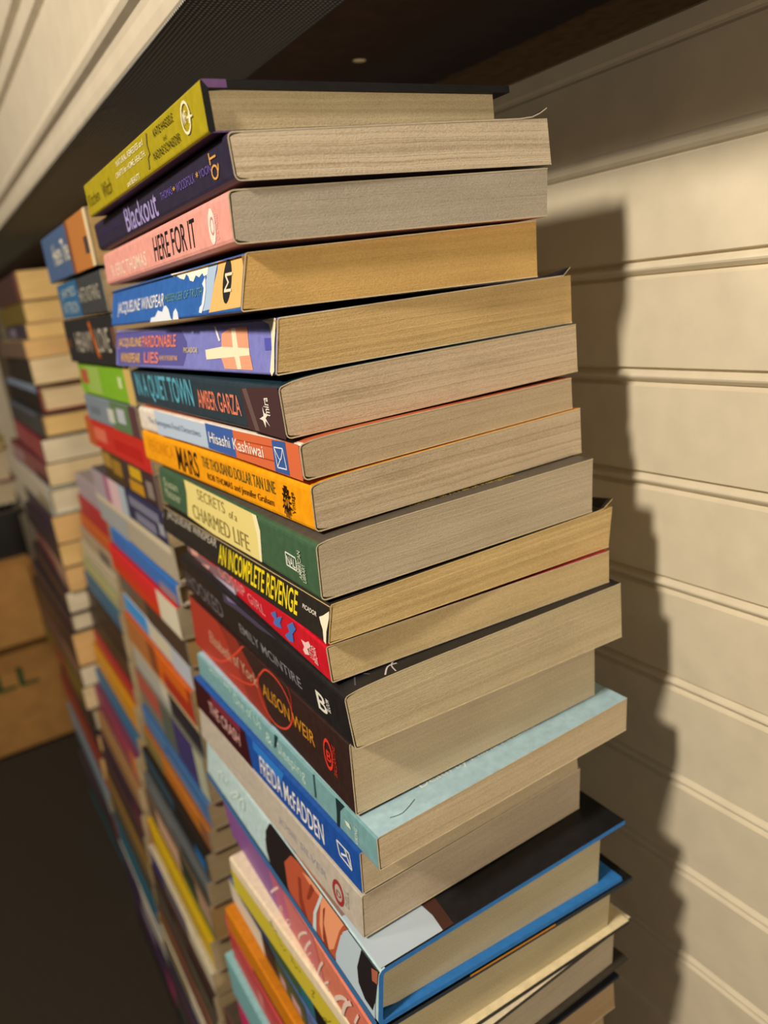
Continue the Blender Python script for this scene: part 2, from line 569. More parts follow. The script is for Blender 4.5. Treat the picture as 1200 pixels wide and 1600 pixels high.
FRONT = {
'kitchen': ([0.0959, 0.25036, 0.00091, 0.1222, 0.18273, 0.0663, 0.05107, 0.06541, 0.05347, 0.00015, 0, -0.0008], [
  ('t', 'title_lettering', '584A12', 'Kitchen', 0.1795, 0.1548, 0.26, 0.631, 0, 0),
  ('t', 'title_lettering', '584A12', 'Witch', 0.1471, 0.1291, 0.22, 0.645, 0, 0),
  ('t', 'subtitle_lettering', 'F2EBC4', 'NATURAL REMEDIES and', 0.1134, 0.0696, 0.713, 0.863, 0.15, 0),
  ('t', 'subtitle_lettering', 'F2EBC4', 'CRAFTS for HOME, HEALTH,', 0.1176, 0.0689, 0.429, 0.598, 0.15, 0),
  ('t', 'subtitle_lettering', 'F2EBC4', 'and BEAUTY', 0.1022, 0.0819, 0.069, 0.212, 0.15, 0),
  ('p', 'spine_ornament', '8C7F3A', [(0.0641, 0.8963), (0.0624, 0.8865), (0.0644, 0.6343), (0.0631, 0.4228), (0.066, 0.362), (0.0668, 0.125), (0.0689, 0.1301), (0.0671, 0.3754), (0.0644, 0.4397), (0.0657, 0.6275)]),
  ('t', 'author_lettering', '2E2A12', 'KATIE HAEGELE', 0.0544, 0.03, 0.669, 0.842, 0, 0),
  ('t', 'author_lettering', '2E2A12', 'and', 0.044, 0.0404, 0.455, 0.553, 0, 0),
  ('t', 'author_lettering', '2E2A12', 'NADINE SCHNEIDER', 0.0591, 0.0259, 0.208, 0.385, 0, 0),
  ('ring', 'publisher_logo', 'EDE6C8', 0.017, 0.5382, 0.0046, 0.005, 0.82),
  ('p', 'publisher_logo', 'EDE6C8', [(0.0134, 0.6068), (0.0122, 0.5961), (0.0124, 0.5264), (0.0104, 0.5044), (0.0108, 0.4689), (0.0127, 0.4807), (0.013, 0.3825), (0.0146, 0.3946), (0.0143, 0.4897), (0.0162, 0.509), (0.0158, 0.5449), (0.0141, 0.532)]),
  ('t', 'publisher_logo', 'EDE6C8', 'MP', 0.0196, 0.0161, 0.438, 0.682, 0.1, 0),
]),
'blackout': ([0.1002, 0.24618, -0.00932, 0.13157, 0.21202, 0.05064, 0.03616, 0.05329, 0.03622, 0.0003, 0.00078, -0.00056], [
  ('t', 'author_lettering', '4A3A6E', 'CLAYTON + JACKSON + STONE', 0.2051, 0.1547, 0.407, 0.611, 0, 0),
  ('t', 'title_lettering', 'A79AD6', 'Blackout', 0.1435, 0.0881, 0.12, 0.86, 0.25, 0),
  ('t', 'author_lettering', '6F5BB0', 'THOMAS', 0.0811, 0.0647, 0.441, 0.636, 0, 0),
  ('t', 'author_lettering', 'D9A24A', '*', 0.0638, 0.0605, 0.489, 0.597, 0.3, 0),
  ('t', 'author_lettering', '6F5BB0', 'WOODFOLK', 0.0592, 0.0366, 0.406, 0.624, 0, 0),
  ('t', 'author_lettering', 'D9A24A', '*', 0.0347, 0.032, 0.467, 0.6, 0.3, 0),
  ('t', 'author_lettering', '6F5BB0', 'YOON', 0.0312, 0.0183, 0.418, 0.597, 0, 0),
  ('t', 'publisher_logo', 'E0A85A', 'QT', 0.0108, 0.0187, 0.216, 0.805, 0.05, 1),
]),
'here': ([0.09734, 0.24772, -0.02051, 0.13188, 0.20351, 0.03411, 0.01761, 0.03514, 0.01731, -0.00089, -0.00163, -0.00052], [
  ('t', 'author_lettering', 'F3DCC8', 'R. ERIC THOMAS', 0.1872, 0.113, 0.202, 0.562, 0.15, 0),
  ('t', 'title_lettering', '1D1A1E', 'HERE FOR IT', 0.0978, 0.0378, 0.2, 0.8, 0.05, 0),
  ('disc', 'publisher_logo', 'F3E6DC', 0.0187, 0.4751, 0.0036, 0.0058),
  ('ring', 'publisher_logo', 'C88A86', 0.0182, 0.4797, 0.0022, 0.003, 0.7),
  ('t', 'publisher_lettering', 'F0B9B0', 'ONE WORLD', 0.0123, 0.0154, 0.193, 0.696, 0, 1),
]),
'messenger': ([0.09924, 0.25128, -0.01129, 0.12698, 0.2034, 0.01524, -0.00335, 0.01655, -0.00527, -0.00492, -0.00114, -0.0007], [
  ('p', 'spine_picture', 'A9C3E6', [(0.0426, 0.9612), (0.0263, 0.9771), (0.0281, 0.851), (0.0325, 0.1218), (0.0438, 0.0962), (0.0412, 0.626), (0.0386, 0.7368)]),
  ('p', 'spine_picture', 'E3B873', [(0.0263, 0.9771), (-0.0119, 0.9227), (-0.0038, 0.0956), (0.0335, 0.0601), (0.0317, 0.2388), (0.0295, 0.585), (0.0268, 0.8068)]),
  ('p', 'spine_picture', 'F4EDE2', [(0.0879, 0.9939), (0.0638, 0.97), (0.0375, 0.9505), (0.0376, 0.7925), (0.0418, 0.7691), (0.0441, 0.8389), (0.0478, 0.7719), (0.0521, 0.8297), (0.0549, 0.7155), (0.0595, 0.7533), (0.0619, 0.8472), (0.065, 0.9021), (0.0675, 0.8043), (0.0737, 0.8492), (0.0787, 0.9258), (0.0834, 0.9173)]),
  ('p', 'spine_picture', 'DDE6F6', [(0.1183, -0.0733), (0.1171, 0.0995), (0.1103, 0.113), (0.1057, 0.2503), (0.0983, 0.2022), (0.096, 0.3249), (0.0926, 0.3312), (0.0882, 0.238), (0.0842, 0.0463), (0.0812, -0.0496)]),
  ('p', 'spine_picture', 'DDE6F6', [(0.0807, -0.0139), (0.0804, 0.1674), (0.0775, 0.2381), (0.0741, 0.155), (0.0719, -0.0091)]),
  ('p', 'spine_picture', 'DDE6F6', [(0.0451, 0.0863), (0.0447, 0.1884), (0.0418, 0.243), (0.0409, 0.5443), (0.0433, 0.6333), (0.04, 0.762), (0.0382, 0.4954), (0.0392, 0.2368), (0.0416, 0.0674)]),
  ('t', 'author_lettering', 'E8ECF4', 'JACQUELINE WINSPEAR', 0.1876, 0.096, 0.231, 0.62, 0.12, 0),
  ('t', 'title_lettering', '5F8F92', 'MESSENGER OF TRUTH', 0.0944, 0.0426, 0.407, 0.575, 0.08, 0),
  ('disc', 'publisher_logo', '23262B', 0.015, 0.5794, 0.0042, 0.0072),
  ('t', 'publisher_logo', 'E9DDBF', 'M', 0.01, 0.0172, 0.389, 0.724, 0.0, 1),
]),
'pardon': ([0.10722, 0.25084, 0.03006, 0.14156, 0.21227, -0.00661, -0.02578, -0.00604, -0.02645, -0.00407, -0.00074, -0.00029], [
  ('p', 'spine_picture', '5A58A0', [(0.2146, 0.9368), (0.0997, 0.91), (0.0924, 0.6452), (0.0909, 0.4576), (0.0964, 0.1011), (0.2081, 0.0542)]),
  ('p', 'spine_picture', '5357B8', [(0.01, 0.6597), (0.0009, 0.6645), (0.001, 0.4528), (0.0089, 0.4458)]),
  ('p', 'spine_picture', 'E9A183', [(0.0507, 0.7711), (0.0419, 0.8859), (0.0254, 0.8849), (0.0229, 0.4345), (0.019, 0.085), (0.0467, 0.0861), (0.0503, 0.2864)]),
  ('p', 'spine_picture', 'F3E4C8', [(0.0684, 0.4564), (0.0505, 0.5188), (0.023, 0.4853), (0.0225, 0.3563), (0.0492, 0.2953), (0.067, 0.2576)]),
  ('p', 'spine_picture', 'F3E4C8', [(0.0408, 0.8723), (0.0366, 0.8793), (0.033, 0.4546), (0.0296, 0.0943), (0.0337, 0.0903), (0.0383, 0.4548)]),
  ('p', 'spine_picture', 'E8E3EC', [(0.059, 0.9284), (0.0566, 0.9253), (0.0517, 0.6457), (0.0533, 0.6254)]),
  ('t', 'author_lettering', 'E8B765', 'JACQUELINE', 0.2067, 0.1615, 0.486, 0.785, 0.2, 0),
  ('t', 'author_lettering', 'E8B765', 'WINSPEAR', 0.2016, 0.1635, 0.125, 0.38, 0.2, 0),
  ('t', 'title_lettering', 'EE8A6E', 'PARDONABLE', 0.1592, 0.1061, 0.529, 0.817, 0.25, 0),
  ('t', 'title_lettering', 'EE8A6E', 'LIES', 0.1562, 0.1326, 0.137, 0.409, 0.25, 0),
  ('t', 'subtitle_lettering', 'E8B765', 'A NOVEL OF THE GREAT WAR', 0.1316, 0.1038, 0.215, 0.328, 0.15, 0),
  ('t', 'publisher_lettering', 'D9C36C', 'PICADOR', 0.0952, 0.0773, 0.4, 0.513, 0.2, 0),
  ('p', 'worn_corner', 'F0E4C6', [(0.0118, 0.9722), (0.0034, 1.0168), (-0.0007, 1.0059), (0.0001, 0.8523), (0.0007, 0.5259), (-0.0009, 0.0872), (0.0021, 0.0023), (0.0036, 0.0823), (0.0027, 0.4897), (0.0038, 0.7839), (0.0057, 0.9036)]),
]),
'quiet': ([0.10462, 0.24895, 0.0068, 0.14071, 0.20273, -0.02905, -0.0479, -0.02661, -0.04688, 0.00018, -0.00034, 0.00042], [
  ('p', 'spine_panel', '4B3336', [(0.0361, 0.8807), (0.0004, 0.9815), (-0.0001, 0.0016), (0.0341, 0.0345), (0.0351, 0.3493)]),
  ('p', 'spine_panel', '6B5554', [(0.0341, 0.8687), (0.0295, 0.8887), (0.0234, 0.0529), (0.0276, 0.0402)]),
  ('t', 'title_lettering', '5FB0CC', 'IN A QUIET TOWN', 0.1947, 0.0968, 0.16, 0.93, 0.35, 0),
  ('t', 'author_lettering', 'E58368', 'AMBER GARZA', 0.0902, 0.0391, 0.28, 0.72, 0.25, 0),
  ('t', 'publisher_lettering', 'F2ECE2', 'mira', 0.0105, 0.0153, 0.407, 0.76, 0.25, 1),
  ('p', 'publisher_logo', 'F2ECE2', [(0.0165, 0.5701), (0.0156, 0.4487), (0.0127, 0.4187), (0.0153, 0.3457), (0.0123, 0.1923), (0.0157, 0.2935), (0.0165, 0.1509), (0.0181, 0.2914), (0.0211, 0.3121), (0.0169, 0.3805)]),
]),
'kamogawa': ([0.10681, 0.24433, 0.02812, 0.13251, 0.19891, -0.04941, -0.06279, -0.04856, -0.06192, -0.0002, -0.00021, 0.00098], [
  ('p', 'spine_panel', 'B9CCE4', [(0.1695, 1.0076), (0.0919, 0.9278), (0.0917, 0.1329), (0.1683, 0.0524)]),
  ('p', 'spine_panel', '3F63AE', [(0.0929, 0.9788), (0.0601, 0.9665), (0.0605, 0.0905), (0.0931, 0.121)]),
  ('p', 'spine_panel', 'D96E46', [(0.0605, 0.9632), (-0.0007, 0.9918), (0.0001, 0.0079), (0.0605, 0.0905)]),
  ('p', 'spine_panel', 'A9482C', [(0.0575, 0.6996), (0.0222, 0.7579), (0.0223, 0.7201), (0.0572, 0.6615)]),
  ('p', 'spine_panel', 'A9482C', [(0.0573, 0.3205), (0.0222, 0.363), (0.022, 0.322), (0.0571, 0.2824)]),
  ('p', 'spine_panel', '3B5EA6', [(0.0222, 0.9444), (0.0107, 0.9751), (0.0106, 0.0453), (0.0227, 0.0512)]),
  ('t', 'title_lettering', '8B9CB4', 'The Kamogawa Food Detectives', 0.1822, 0.101, 0.369, 0.675, 0.08, 0),
  ('t', 'author_lettering', 'F4F0EA', 'Hisashi Kashiwai', 0.0897, 0.0316, 0.344, 0.712, 0.12, 0),
  ('frame', 'publisher_logo', 'E8ECF4', [(0.0207, 0.7581), (0.0133, 0.7778), (0.0123, 0.2059), (0.02, 0.1888)], 0.0005),
  ('line', 'publisher_logo', 'E8ECF4', [(0.0207, 0.7581), (0.0167, 0.4327), (0.0133, 0.7778)], 0.0005),
  ('line', 'publisher_logo', 'E8ECF4', [(0.0167, 0.4327), (0.02, 0.1888)], 0.0005),
]),
'mars': ([0.10785, 0.2434, 0.0272, 0.13459, 0.20824, -0.06454, -0.08205, -0.06229, -0.08214, -0.00058, -0.00059, 0.00189], [
  ('t', 'title_lettering', 'D98A10', 'VERONICA', 0.2003, 0.1539, 0.383, 0.789, 0.1, 0),
  ('t', 'title_lettering', '2B1A0C', 'MARS', 0.1491, 0.1177, 0.14, 0.86, 0.35, 0),
  ('t', 'subtitle_lettering', '5B5A2A', 'THE THOUSAND DOLLAR TAN LINE', 0.1113, 0.0301, 0.523, 0.824, 0.18, 0),
  ('t', 'author_lettering', '5A3310', 'ROB THOMAS and Jennifer Graham', 0.1064, 0.0329, 0.172, 0.396, 0.15, 0),
  ('t', 'publisher_lettering', '1F1508', 'Vintage', 0.013, 0.0169, 0.242, 0.725, 0.2, 1),
  ('line', 'publisher_logo', '1F1508', [(0.0224, 0.471), (0.024, 0.471)], 0.0009),
  ('line', 'publisher_logo', '1F1508', [(0.0222, 0.5553), (0.02364, 0.6297)], 0.0009),
  ('line', 'publisher_logo', '1F1508', [(0.02165, 0.6229), (0.02264, 0.7569)], 0.0009),
  ('line', 'publisher_logo', '1F1508', [(0.02085, 0.6604), (0.0212, 0.8275)], 0.0009),
  ('line', 'publisher_logo', '1F1508', [(0.01995, 0.6604), (0.0196, 0.8275)], 0.0009),
  ('line', 'publisher_logo', '1F1508', [(0.01915, 0.6229), (0.01816, 0.7569)], 0.0009),
  ('line', 'publisher_logo', '1F1508', [(0.0186, 0.5553), (0.01716, 0.6297)], 0.0009),
  ('line', 'publisher_logo', '1F1508', [(0.0184, 0.471), (0.0168, 0.471)], 0.0009),
  ('line', 'publisher_logo', '1F1508', [(0.0186, 0.3867), (0.01716, 0.3123)], 0.0009),
  ('line', 'publisher_logo', '1F1508', [(0.01915, 0.3191), (0.01816, 0.1851)], 0.0009),
  ('line', 'publisher_logo', '1F1508', [(0.01995, 0.2816), (0.0196, 0.1145)], 0.0009),
  ('line', 'publisher_logo', '1F1508', [(0.02085, 0.2816), (0.0212, 0.1145)], 0.0009),
  ('line', 'publisher_logo', '1F1508', [(0.02165, 0.3191), (0.02264, 0.1851)], 0.0009),
  ('line', 'publisher_logo', '1F1508', [(0.0222, 0.3867), (0.02364, 0.3123)], 0.0009),
  ('ring', 'publisher_logo', '1F1508', 0.0204, 0.471, 0.0019, 0.0033, 0.6),
]),
'secrets': ([0.1037, 0.23766, -0.00855, 0.13341, 0.20763, -0.0841, -0.10564, -0.08262, -0.10625, -0.00107, -0.00202, -0.00034], [
  ('p', 'spine_panel', 'E9D98C', [(0.1576, 1.0633), (0.0605, 1.0457), (0.0572, 0.6696), (0.0561, 0.054), (0.1197, -0.041), (0.16, 0.0618), (0.1561, 0.6762)]),
  ('p', 'spine_panel', 'F3ECC2', [(0.0605, 1.0412), (0.0557, 1.0404), (0.0534, 0.7066), (0.0556, 0.0599), (0.058, 0.0541), (0.0576, 0.6234)]),
  ('t', 'author_lettering', 'B9C2A4', 'Susan', 0.2005, 0.1725, 0.556, 0.771, 0, 0),
  ('t', 'author_lettering', 'B9C2A4', 'Meissner', 0.2001, 0.1699, 0.271, 0.516, 0, 0),
  ('t', 'title_lettering', '8E7F45', 'SECRETS', 0.1366, 0.0958, 0.671, 0.93, 0.0, 0),
  ('t', 'title_lettering', '8E7F45', 'of a', 0.0907, 0.0803, 0.642, 0.819, 0.0, 0),
  ('t', 'title_lettering', '8E7F45', 'CHARMED LIFE', 0.1486, 0.0685, 0.13, 0.481, 0.0, 0),
  ('frame', 'publisher_logo', 'E9EDE4', [(0.0281, 0.5764), (0.0187, 0.5623), (0.0187, 0.3274), (0.028, 0.3377)], 0.0006),
  ('t', 'publisher_logo', 'E9EDE4', 'NAL', 0.0273, 0.0195, 0.361, 0.523, 0.2, 0),
  ('t', 'publisher_lettering', 'C9D2C2', 'NEW', 0.015, 0.0183, 0.314, 0.526, 0.1, 1),
  ('t', 'publisher_lettering', 'C9D2C2', 'AMERICAN', 0.0137, 0.0165, 0.213, 0.732, 0.1, 1),
  ('t', 'publisher_lettering', 'C9D2C2', 'LIBRARY', 0.0106, 0.0133, 0.194, 0.529, 0.1, 1),
]),
'revenge': ([0.10406, 0.23606, 0.00269, 0.14273, 0.21214, -0.10699, -0.1219, -0.10655, -0.12518, -0.00336, -0.00346, -0.00082], [
  ('t', 'author_lettering', 'B9B2A6', 'JACQUELINE WINSPEAR', 0.2045, 0.1201, 0.554, 0.898, 0.2, 0),
  ('t', 'title_lettering', 'E9D21F', 'AN INCOMPLETE REVENGE', 0.1166, 0.0267, 0.2, 0.85, 0.35, 0),
  ('t', 'publisher_lettering', 'E8E4DA', 'PICADOR', 0.0221, 0.0101, 0.509, 0.625, 0.25, 0),
  ('p', 'worn_corner', 'EFE6CE', [(0.0079, 0.5549), (0.0051, 0.6364), (0.0004, 0.8329), (-0.0004, 0.6662), (0.0016, 0.3101), (0.0014, -0.0281), (0.0032, 0.0386), (0.0045, 0.3033), (0.0064, 0.4235)]),
]),
'gossip': ([0.10335, 0.24074, -0.05185, 0.13863, 0.21, -0.12459, -0.13968, -0.12535, -0.14019, 0.00014, -0.00081, 0.0], [
  ('p', 'spine_picture', '8A6A72', [(0.2133, 0.4688), (0.1835, 0.6344), (0.181, 0.3304), (0.152, 0.4145), (0.1266, 0.6377), (0.1099, 0.3446), (0.115, -0.2189), (0.1477, -0.7409), (0.1801, -0.6143), (0.2134, -0.5923)]),
  ('p', 'spine_picture', 'E3A79A', [(0.1994, 0.3758), (0.183, 0.5559), (0.185, 0.1738), (0.2016, -0.0206)]),
  ('p', 'spine_picture', 'E9B0A8', [(0.1801, -0.0024), (0.1602, 0.2262), (0.1657, -0.2984), (0.1834, -0.4997)]),
  ('p', 'spine_picture', 'C3BAD8', [(0.1573, -0.0972), (0.1162, 0.2186), (0.1154, -0.0728), (0.1446, -0.4297)]),
  ('t', 'title_lettering', 'F08E96', 'GOSSIP', 0.1414, 0.0971, 0.249, 0.655, 0.15, 0),
  ('t', 'title_lettering', 'F08E96', 'GIRL', 0.0936, 0.0696, 0.242, 0.585, 0.0, 0),
  ('p', 'spine_picture', '4B78C9', [(0.0606, 0.5795), (0.0529, 0.7952), (0.0531, 0.5918), (0.0453, 0.801), (0.0499, 0.4981), (0.0483, 0.3702), (0.0554, 0.2702), (0.0593, 0.2822), (0.0565, 0.4812)]),
  ('p', 'spine_picture', '4B78C9', [(0.0401, 0.6594), (0.0323, 0.9343), (0.03, 0.7696), (0.0351, 0.521), (0.0357, 0.2486), (0.0412, 0.1459), (0.0455, 0.2393), (0.0388, 0.4962)]),
  ('p', 'publisher_logo', 'F7D2D2', [(0.0254, 0.597), (0.0209, 0.6153), (0.0169, 0.7455), (0.0155, 0.6285), (0.0197, 0.4605), (0.0185, 0.3061), (0.0235, 0.2092), (0.0252, 0.2912), (0.0232, 0.4361)]),
  ('t', 'publisher_lettering', 'F7D2D2', 'LITTLE', 0.0139, 0.0179, 0.275, 0.702, 0.2, 1),
  ('t', 'publisher_lettering', 'F7D2D2', 'BROWN', 0.01, 0.0135, 0.225, 0.707, 0.2, 1),
]),
'hooked': ([0.10428, 0.23243, -0.01982, 0.1399, 0.21706, -0.14181, -0.16526, -0.14037, -0.16682, 0.00124, -0.00055, 0.00181], [
  ('p', 'spine_picture', '4C4560', [(0.1355, 1.092), (0.1074, 1.2648), (0.0902, 1.2647), (0.0695, 1.246), (0.0602, 1.2101), (0.0623, 1.0451), (0.0848, 0.877), (0.1171, 0.8368), (0.1378, 0.7511)]),
  ('p', 'spine_picture', '8C82A8', [(0.1308, 1.0776), (0.115, 1.1616), (0.1141, 1.0272), (0.1287, 0.9013)]),
  ('t', 'title_lettering', '6E6870', 'HOOKED', 0.2102, 0.1453, 0.182, 0.633, 0.15, 0),
  ('t', 'author_lettering', '8A888C', 'EMILY MCINTIRE', 0.1192, 0.0442, 0.29, 0.515, 0.1, 0),
  ('t', 'publisher_logo', 'EDEAE4', 'B', 0.0285, 0.0197, 0.232, 0.597, 0.35, 0),
  ('t', 'publisher_lettering', 'EDEAE4', 'BLOOM', 0.0161, 0.0194, 0.365, 0.604, 0.2, 1),
]),
'weir': ([0.10492, 0.23934, -0.01299, 0.12882, 0.20824, -0.16631, -0.19803, -0.17133, -0.19562, -0.00176, -0.0014, 0.0004], [
  ('p', 'spine_panel', '8E3226', [(0.085, 0), (0.21, 0), (0.21, 1), (0.125, 1), (0.098, 0.6)]),
  ('p', 'spine_panel', 'A83A2C', [(0.115, 0), (0.21, 0), (0.21, 1), (0.155, 1), (0.13, 0.5)]),
  ('line', 'spine_ornament', 'D84A35', [(0.1911, -0.0103), (0.1571, 0.219), (0.127, 0.7323), (0.1103, 1.109)], 0.0012),
  ('line', 'spine_ornament', 'D84A35', [(0.144, 0.1346), (0.1091, 0.383), (0.0936, 0.763), (0.0835, 0.9592), (0.0681, 0.946), (0.0577, 0.7485), (0.0576, 0.4817), (0.067, 0.2231), (0.0808, 0.1087), (0.0934, 0.2219), (0.0994, 0.4717), (0.0952, 0.743)], 0.001),
  ('line', 'spine_ornament', 'A93426', [(0.064, 1.1323), (0.0562, 0.9357), (0.056, 0.6722), (0.0555, 0.444)], 0.0008),
  ('t', 'title_lettering', 'C9A48A', 'Elizabeth', 0.1739, 0.1387, 0.417, 0.638, 0.05, 0),
  ('t', 'title_lettering', 'C9A48A', 'of York', 0.134, 0.0992, 0.455, 0.668, 0.05, 0),
  ('t', 'author_lettering', 'CF8F2E', 'ALISON WEIR', 0.092, 0.033, 0.443, 0.655, 0.15, 0),
  ('ring', 'publisher_logo', 'E23B2A', 0.0201, 0.5499, 0.0042, 0.0072, 0.78),
  ('t', 'publisher_logo', 'E23B2A', 'B', 0.0217, 0.0175, 0.449, 0.603, 0.3, 0),
  ('t', 'publisher_lettering', 'B83226', 'BALLANTINE', 0.0126, 0.0157, 0.331, 0.763, 0.1, 1),
]),
'daughter': ([0.10412, 0.22471, 0.00907, 0.13677, 0.20898, -0.19947, -0.21423, -0.19583, -0.21209, -0.00072, -0.00141, 0.0014], [
  ('t', 'title_lettering', 'BFE0DC', 'Before We', 0.1874, 0.1527, 0.826, 1.259, 0.05, 0),
  ('t', 'title_lettering', 'BFE0DC', 'One of Us', 0.1497, 0.1123, 0.55, 0.945, 0.05, 0),
  ('t', 'title_lettering', 'BFE0DC', '&', 0.1068, 0.0993, 0.342, 0.735, 0.05, 0),
  ('t', 'title_lettering', 'BFE0DC', 'Sleeping', 0.0925, 0.0622, 0.263, 0.779, 0.08, 0),
  ('p', 'spine_line', '20383C', [(0.094, 0.9983), (0.0904, 1.1447), (0.094, 0.5298), (0.0971, 0.3858)]),
  ('p', 'spine_line', '35595C', [(0.0531, 1.1126), (0.0518, 1.1221), (0.0521, 0.2127), (0.0538, 0.182)]),
  ('p', 'spine_line', '1C3034', [(0.0321, 1.0111), (0.0246, 1.0591), (0.0294, 0.668), (0.0313, 0.0369), (0.0336, 0.028), (0.0323, 0.6223)]),
  ('p', 'publisher_logo', 'DCE6DA', [(0.0256, 0.5462), (0.0216, 0.5719), (0.0203, 0.4236), (0.0242, 0.4119)]),
  ('t', 'publisher_lettering', 'D2E4E0', 'VIKING', 0.015, 0.0175, 0.139, 0.665, 0.1, 1),
]),
'crash': ([0.10235, 0.23955, 0.02098, 0.1215, 0.19954, -0.2155, -0.23456, -0.21445, -0.23431, -0.00143, 0.0, 0.0008], [
  ('p', 'spine_panel', '3A1218', [(0.112, 0), (0.2, 0), (0.2, 1), (0.118, 1)]),
  ('p', 'spine_panel', '7A2A38', [(0.125, 0.78), (0.17, 0.72), (0.17, 1), (0.125, 1)]),
  ('p', 'spine_panel', '2E7AD0', [(0.075, 0.6), (0.108, 0.75), (0.108, 1), (0.07, 1)]),
  ('t', 'title_lettering', 'D9A8A4', 'THE CRASH', 0.175, 0.1272, 0.318, 0.713, 0.3, 0),
  ('t', 'author_lettering', 'E6E9F0', 'FREIDA McFADDEN', 0.1005, 0.0315, 0.195, 0.74, 0.25, 0),
  ('frame', 'publisher_logo', 'E9EDF2', [(0.0191, 0.7392), (0.0087, 0.728), (0.0072, 0.3608), (0.0173, 0.4172)], 0.0008),
  ('line', 'publisher_logo', 'E9EDF2', [(0.0158, 0.494), (0.0108, 0.6051), (0.0123, 0.7175), (0.0083, 0.4209)], 0.001),
]),
'silver': ([0.10017, 0.24037, 0.01446, 0.12411, 0.19859, -0.23605, -0.25633, -0.23451, -0.25623, -0.00203, -0.00215, 0.0006], [
  ('line', 'title_lettering', 'B4AFA9', [(0.1533, 0.4148), (0.1482, 0.4395), (0.1493, 0.3379), (0.1421, 0.4142), (0.1439, 0.2965), (0.1338, 0.4017), (0.1292, 0.3715), (0.1242, 0.4759), (0.1187, 0.4514), (0.1195, 0.5252), (0.112, 0.4854), (0.1092, 0.5123)], 0.0007),
  ('t', 'author_lettering', '9A9AA6', 'JOSIE SILVER', 0.0826, 0.0313, 0.315, 0.546, 0.05, 0),
  ('ring', 'publisher_logo', '9C2F36', 0.0204, 0.4113, 0.0052, 0.006, 0.66),
  ('t', 'publisher_logo', '9C2F36', 'D', 0.0222, 0.018, 0.312, 0.456, 0.3, 0),
  ('t', 'publisher_lettering', 'A9A6A4', 'DELL', 0.011, 0.014, 0.312, 0.73, 0.0, 1),
]),
'blazer': ([0.09468, 0.22427, -0.01265, 0.13669, 0.21714, -0.25795, -0.28439, -0.25642, -0.28955, -0.00424, -0.00367, -0.00055], [
  ('p', 'spine_picture', '241D1E', [(0.118, 0.3), (0.119, 0.7), (0.113, 1), (0.03, 1), (0.04, 0), (0.098, 0)]),
  ('p', 'spine_picture', '241D1E', [(0.1134, 0.9203), (0.0909, 1.0501), (0.0805, 1.0858), (0.0805, 1.0201), (0.093, 0.6312), (0.0879, 0.2306), (0.0802, 0.0452), (0.099, -0.038), (0.1104, 0.04), (0.118, 0.3003), (0.1194, 0.5129)]),
  ('p', 'spine_picture', 'B5553A', [(0.0857, 0.9351), (0.0771, 1.0756), (0.0626, 1.1103), (0.0462, 1.1028), (0.0263, 1.0296), (0.0309, 0.8329), (0.0377, 0.2353), (0.037, -0.0469), (0.0463, -0.1589), (0.0552, -0.1563), (0.0646, -0.0883), (0.0811, 0.0206), (0.0898, 0.1811), (0.0939, 0.6073)]),
  ('p', 'spine_picture', 'E59A74', [(0.0723, 0.9154), (0.0642, 1.0048), (0.0462, 1.0422), (0.0296, 1.0187), (0.0336, 0.7813), (0.0391, 0.2827), (0.0433, 0.15), (0.0507, 0.1419), (0.0536, 0.3657), (0.052, 0.907), (0.0643, 0.8779)]),
  ('p', 'spine_picture', '8A3A28', [(0.0773, 0.7158), (0.074, 0.741), (0.0725, 0.3943), (0.0646, 0.0421), (0.0694, -0.0037), (0.0759, 0.2338)]),
  ('p', 'spine_picture', '8A3A28', [(0.0627, 0.9212), (0.0588, 0.9027), (0.0644, 0.5589), (0.0676, 0.5003)]),
  ('p', 'spine_picture', '8A3A28', [(0.0498, 0.7549), (0.0476, 0.8489), (0.0491, 0.4984), (0.0448, 0.1979), (0.0419, 0.0408), (0.0448, 0.012), (0.0499, 0.196)]),
  ('p', 'spine_picture', 'C6D6DC', [(0.052, 1.0454), (0.0498, 1.0309), (0.0566, 0.4966), (0.0568, -0.0437), (0.0606, 0.0311), (0.0597, 0.4387)]),
  ('p', 'spine_picture', 'B4C6D6', [(0.0263, 1.0151), (0.0131, 1.0623), (0.0025, 1.0656), (0.0019, -0.032), (0.0139, -0.0529), (0.0267, -0.0453), (0.037, -0.0469), (0.0363, 0.3091), (0.0322, 0.7336)]),
  ('p', 'spine_picture', '211C20', [(0.0137, 1.0297), (0.0071, 1.055), (-0.0026, 1.0537), (0.0021, 0.4111), (0.0038, 0.2133), (0.0103, 0.2149), (0.0159, 0.344), (0.0172, 0.5891)]),
  ('p', 'spine_picture', 'A9604A', [(0.0053, 0.9191), (-0.0021, 1.0491), (0.0006, 0.7691), (0.0046, 0.7188)]),
  ('p', 'spine_picture', 'D8DEE0', [(0.0183, -0.0284), (0.0127, -0.0106), (0.0127, -0.0679), (0.0176, -0.1234)]),
  ('line', 'title_lettering', 'D9EBE8', [(0.193, 0.3783), (0.1942, 0.5162), (0.1879, 0.6755), (0.1851, 0.6304), (0.187, 0.4357)], 0.0011),
  ('line', 'title_lettering', 'D9EBE8', [(0.1812, 0.4508), (0.1817, 0.5592), (0.1779, 0.6516), (0.1761, 0.5526)], 0.0011),
  ('line', 'title_lettering', 'D9EBE8', [(0.1718, 0.2896), (0.1729, 0.4223), (0.1685, 0.5287)], 0.0011),
  ('line', 'title_lettering', 'D9EBE8', [(0.1674, 0.4172), (0.1657, 0.6051), (0.1602, 0.6963), (0.1589, 0.665), (0.1659, 0.4857)], 0.0011),
  ('line', 'title_lettering', 'D9EBE8', [(0.1555, 0.3961), (0.1579, 0.4968), (0.1551, 0.6498), (0.1504, 0.7252), (0.1494, 0.6176), (0.1516, 0.4605)], 0.0011),
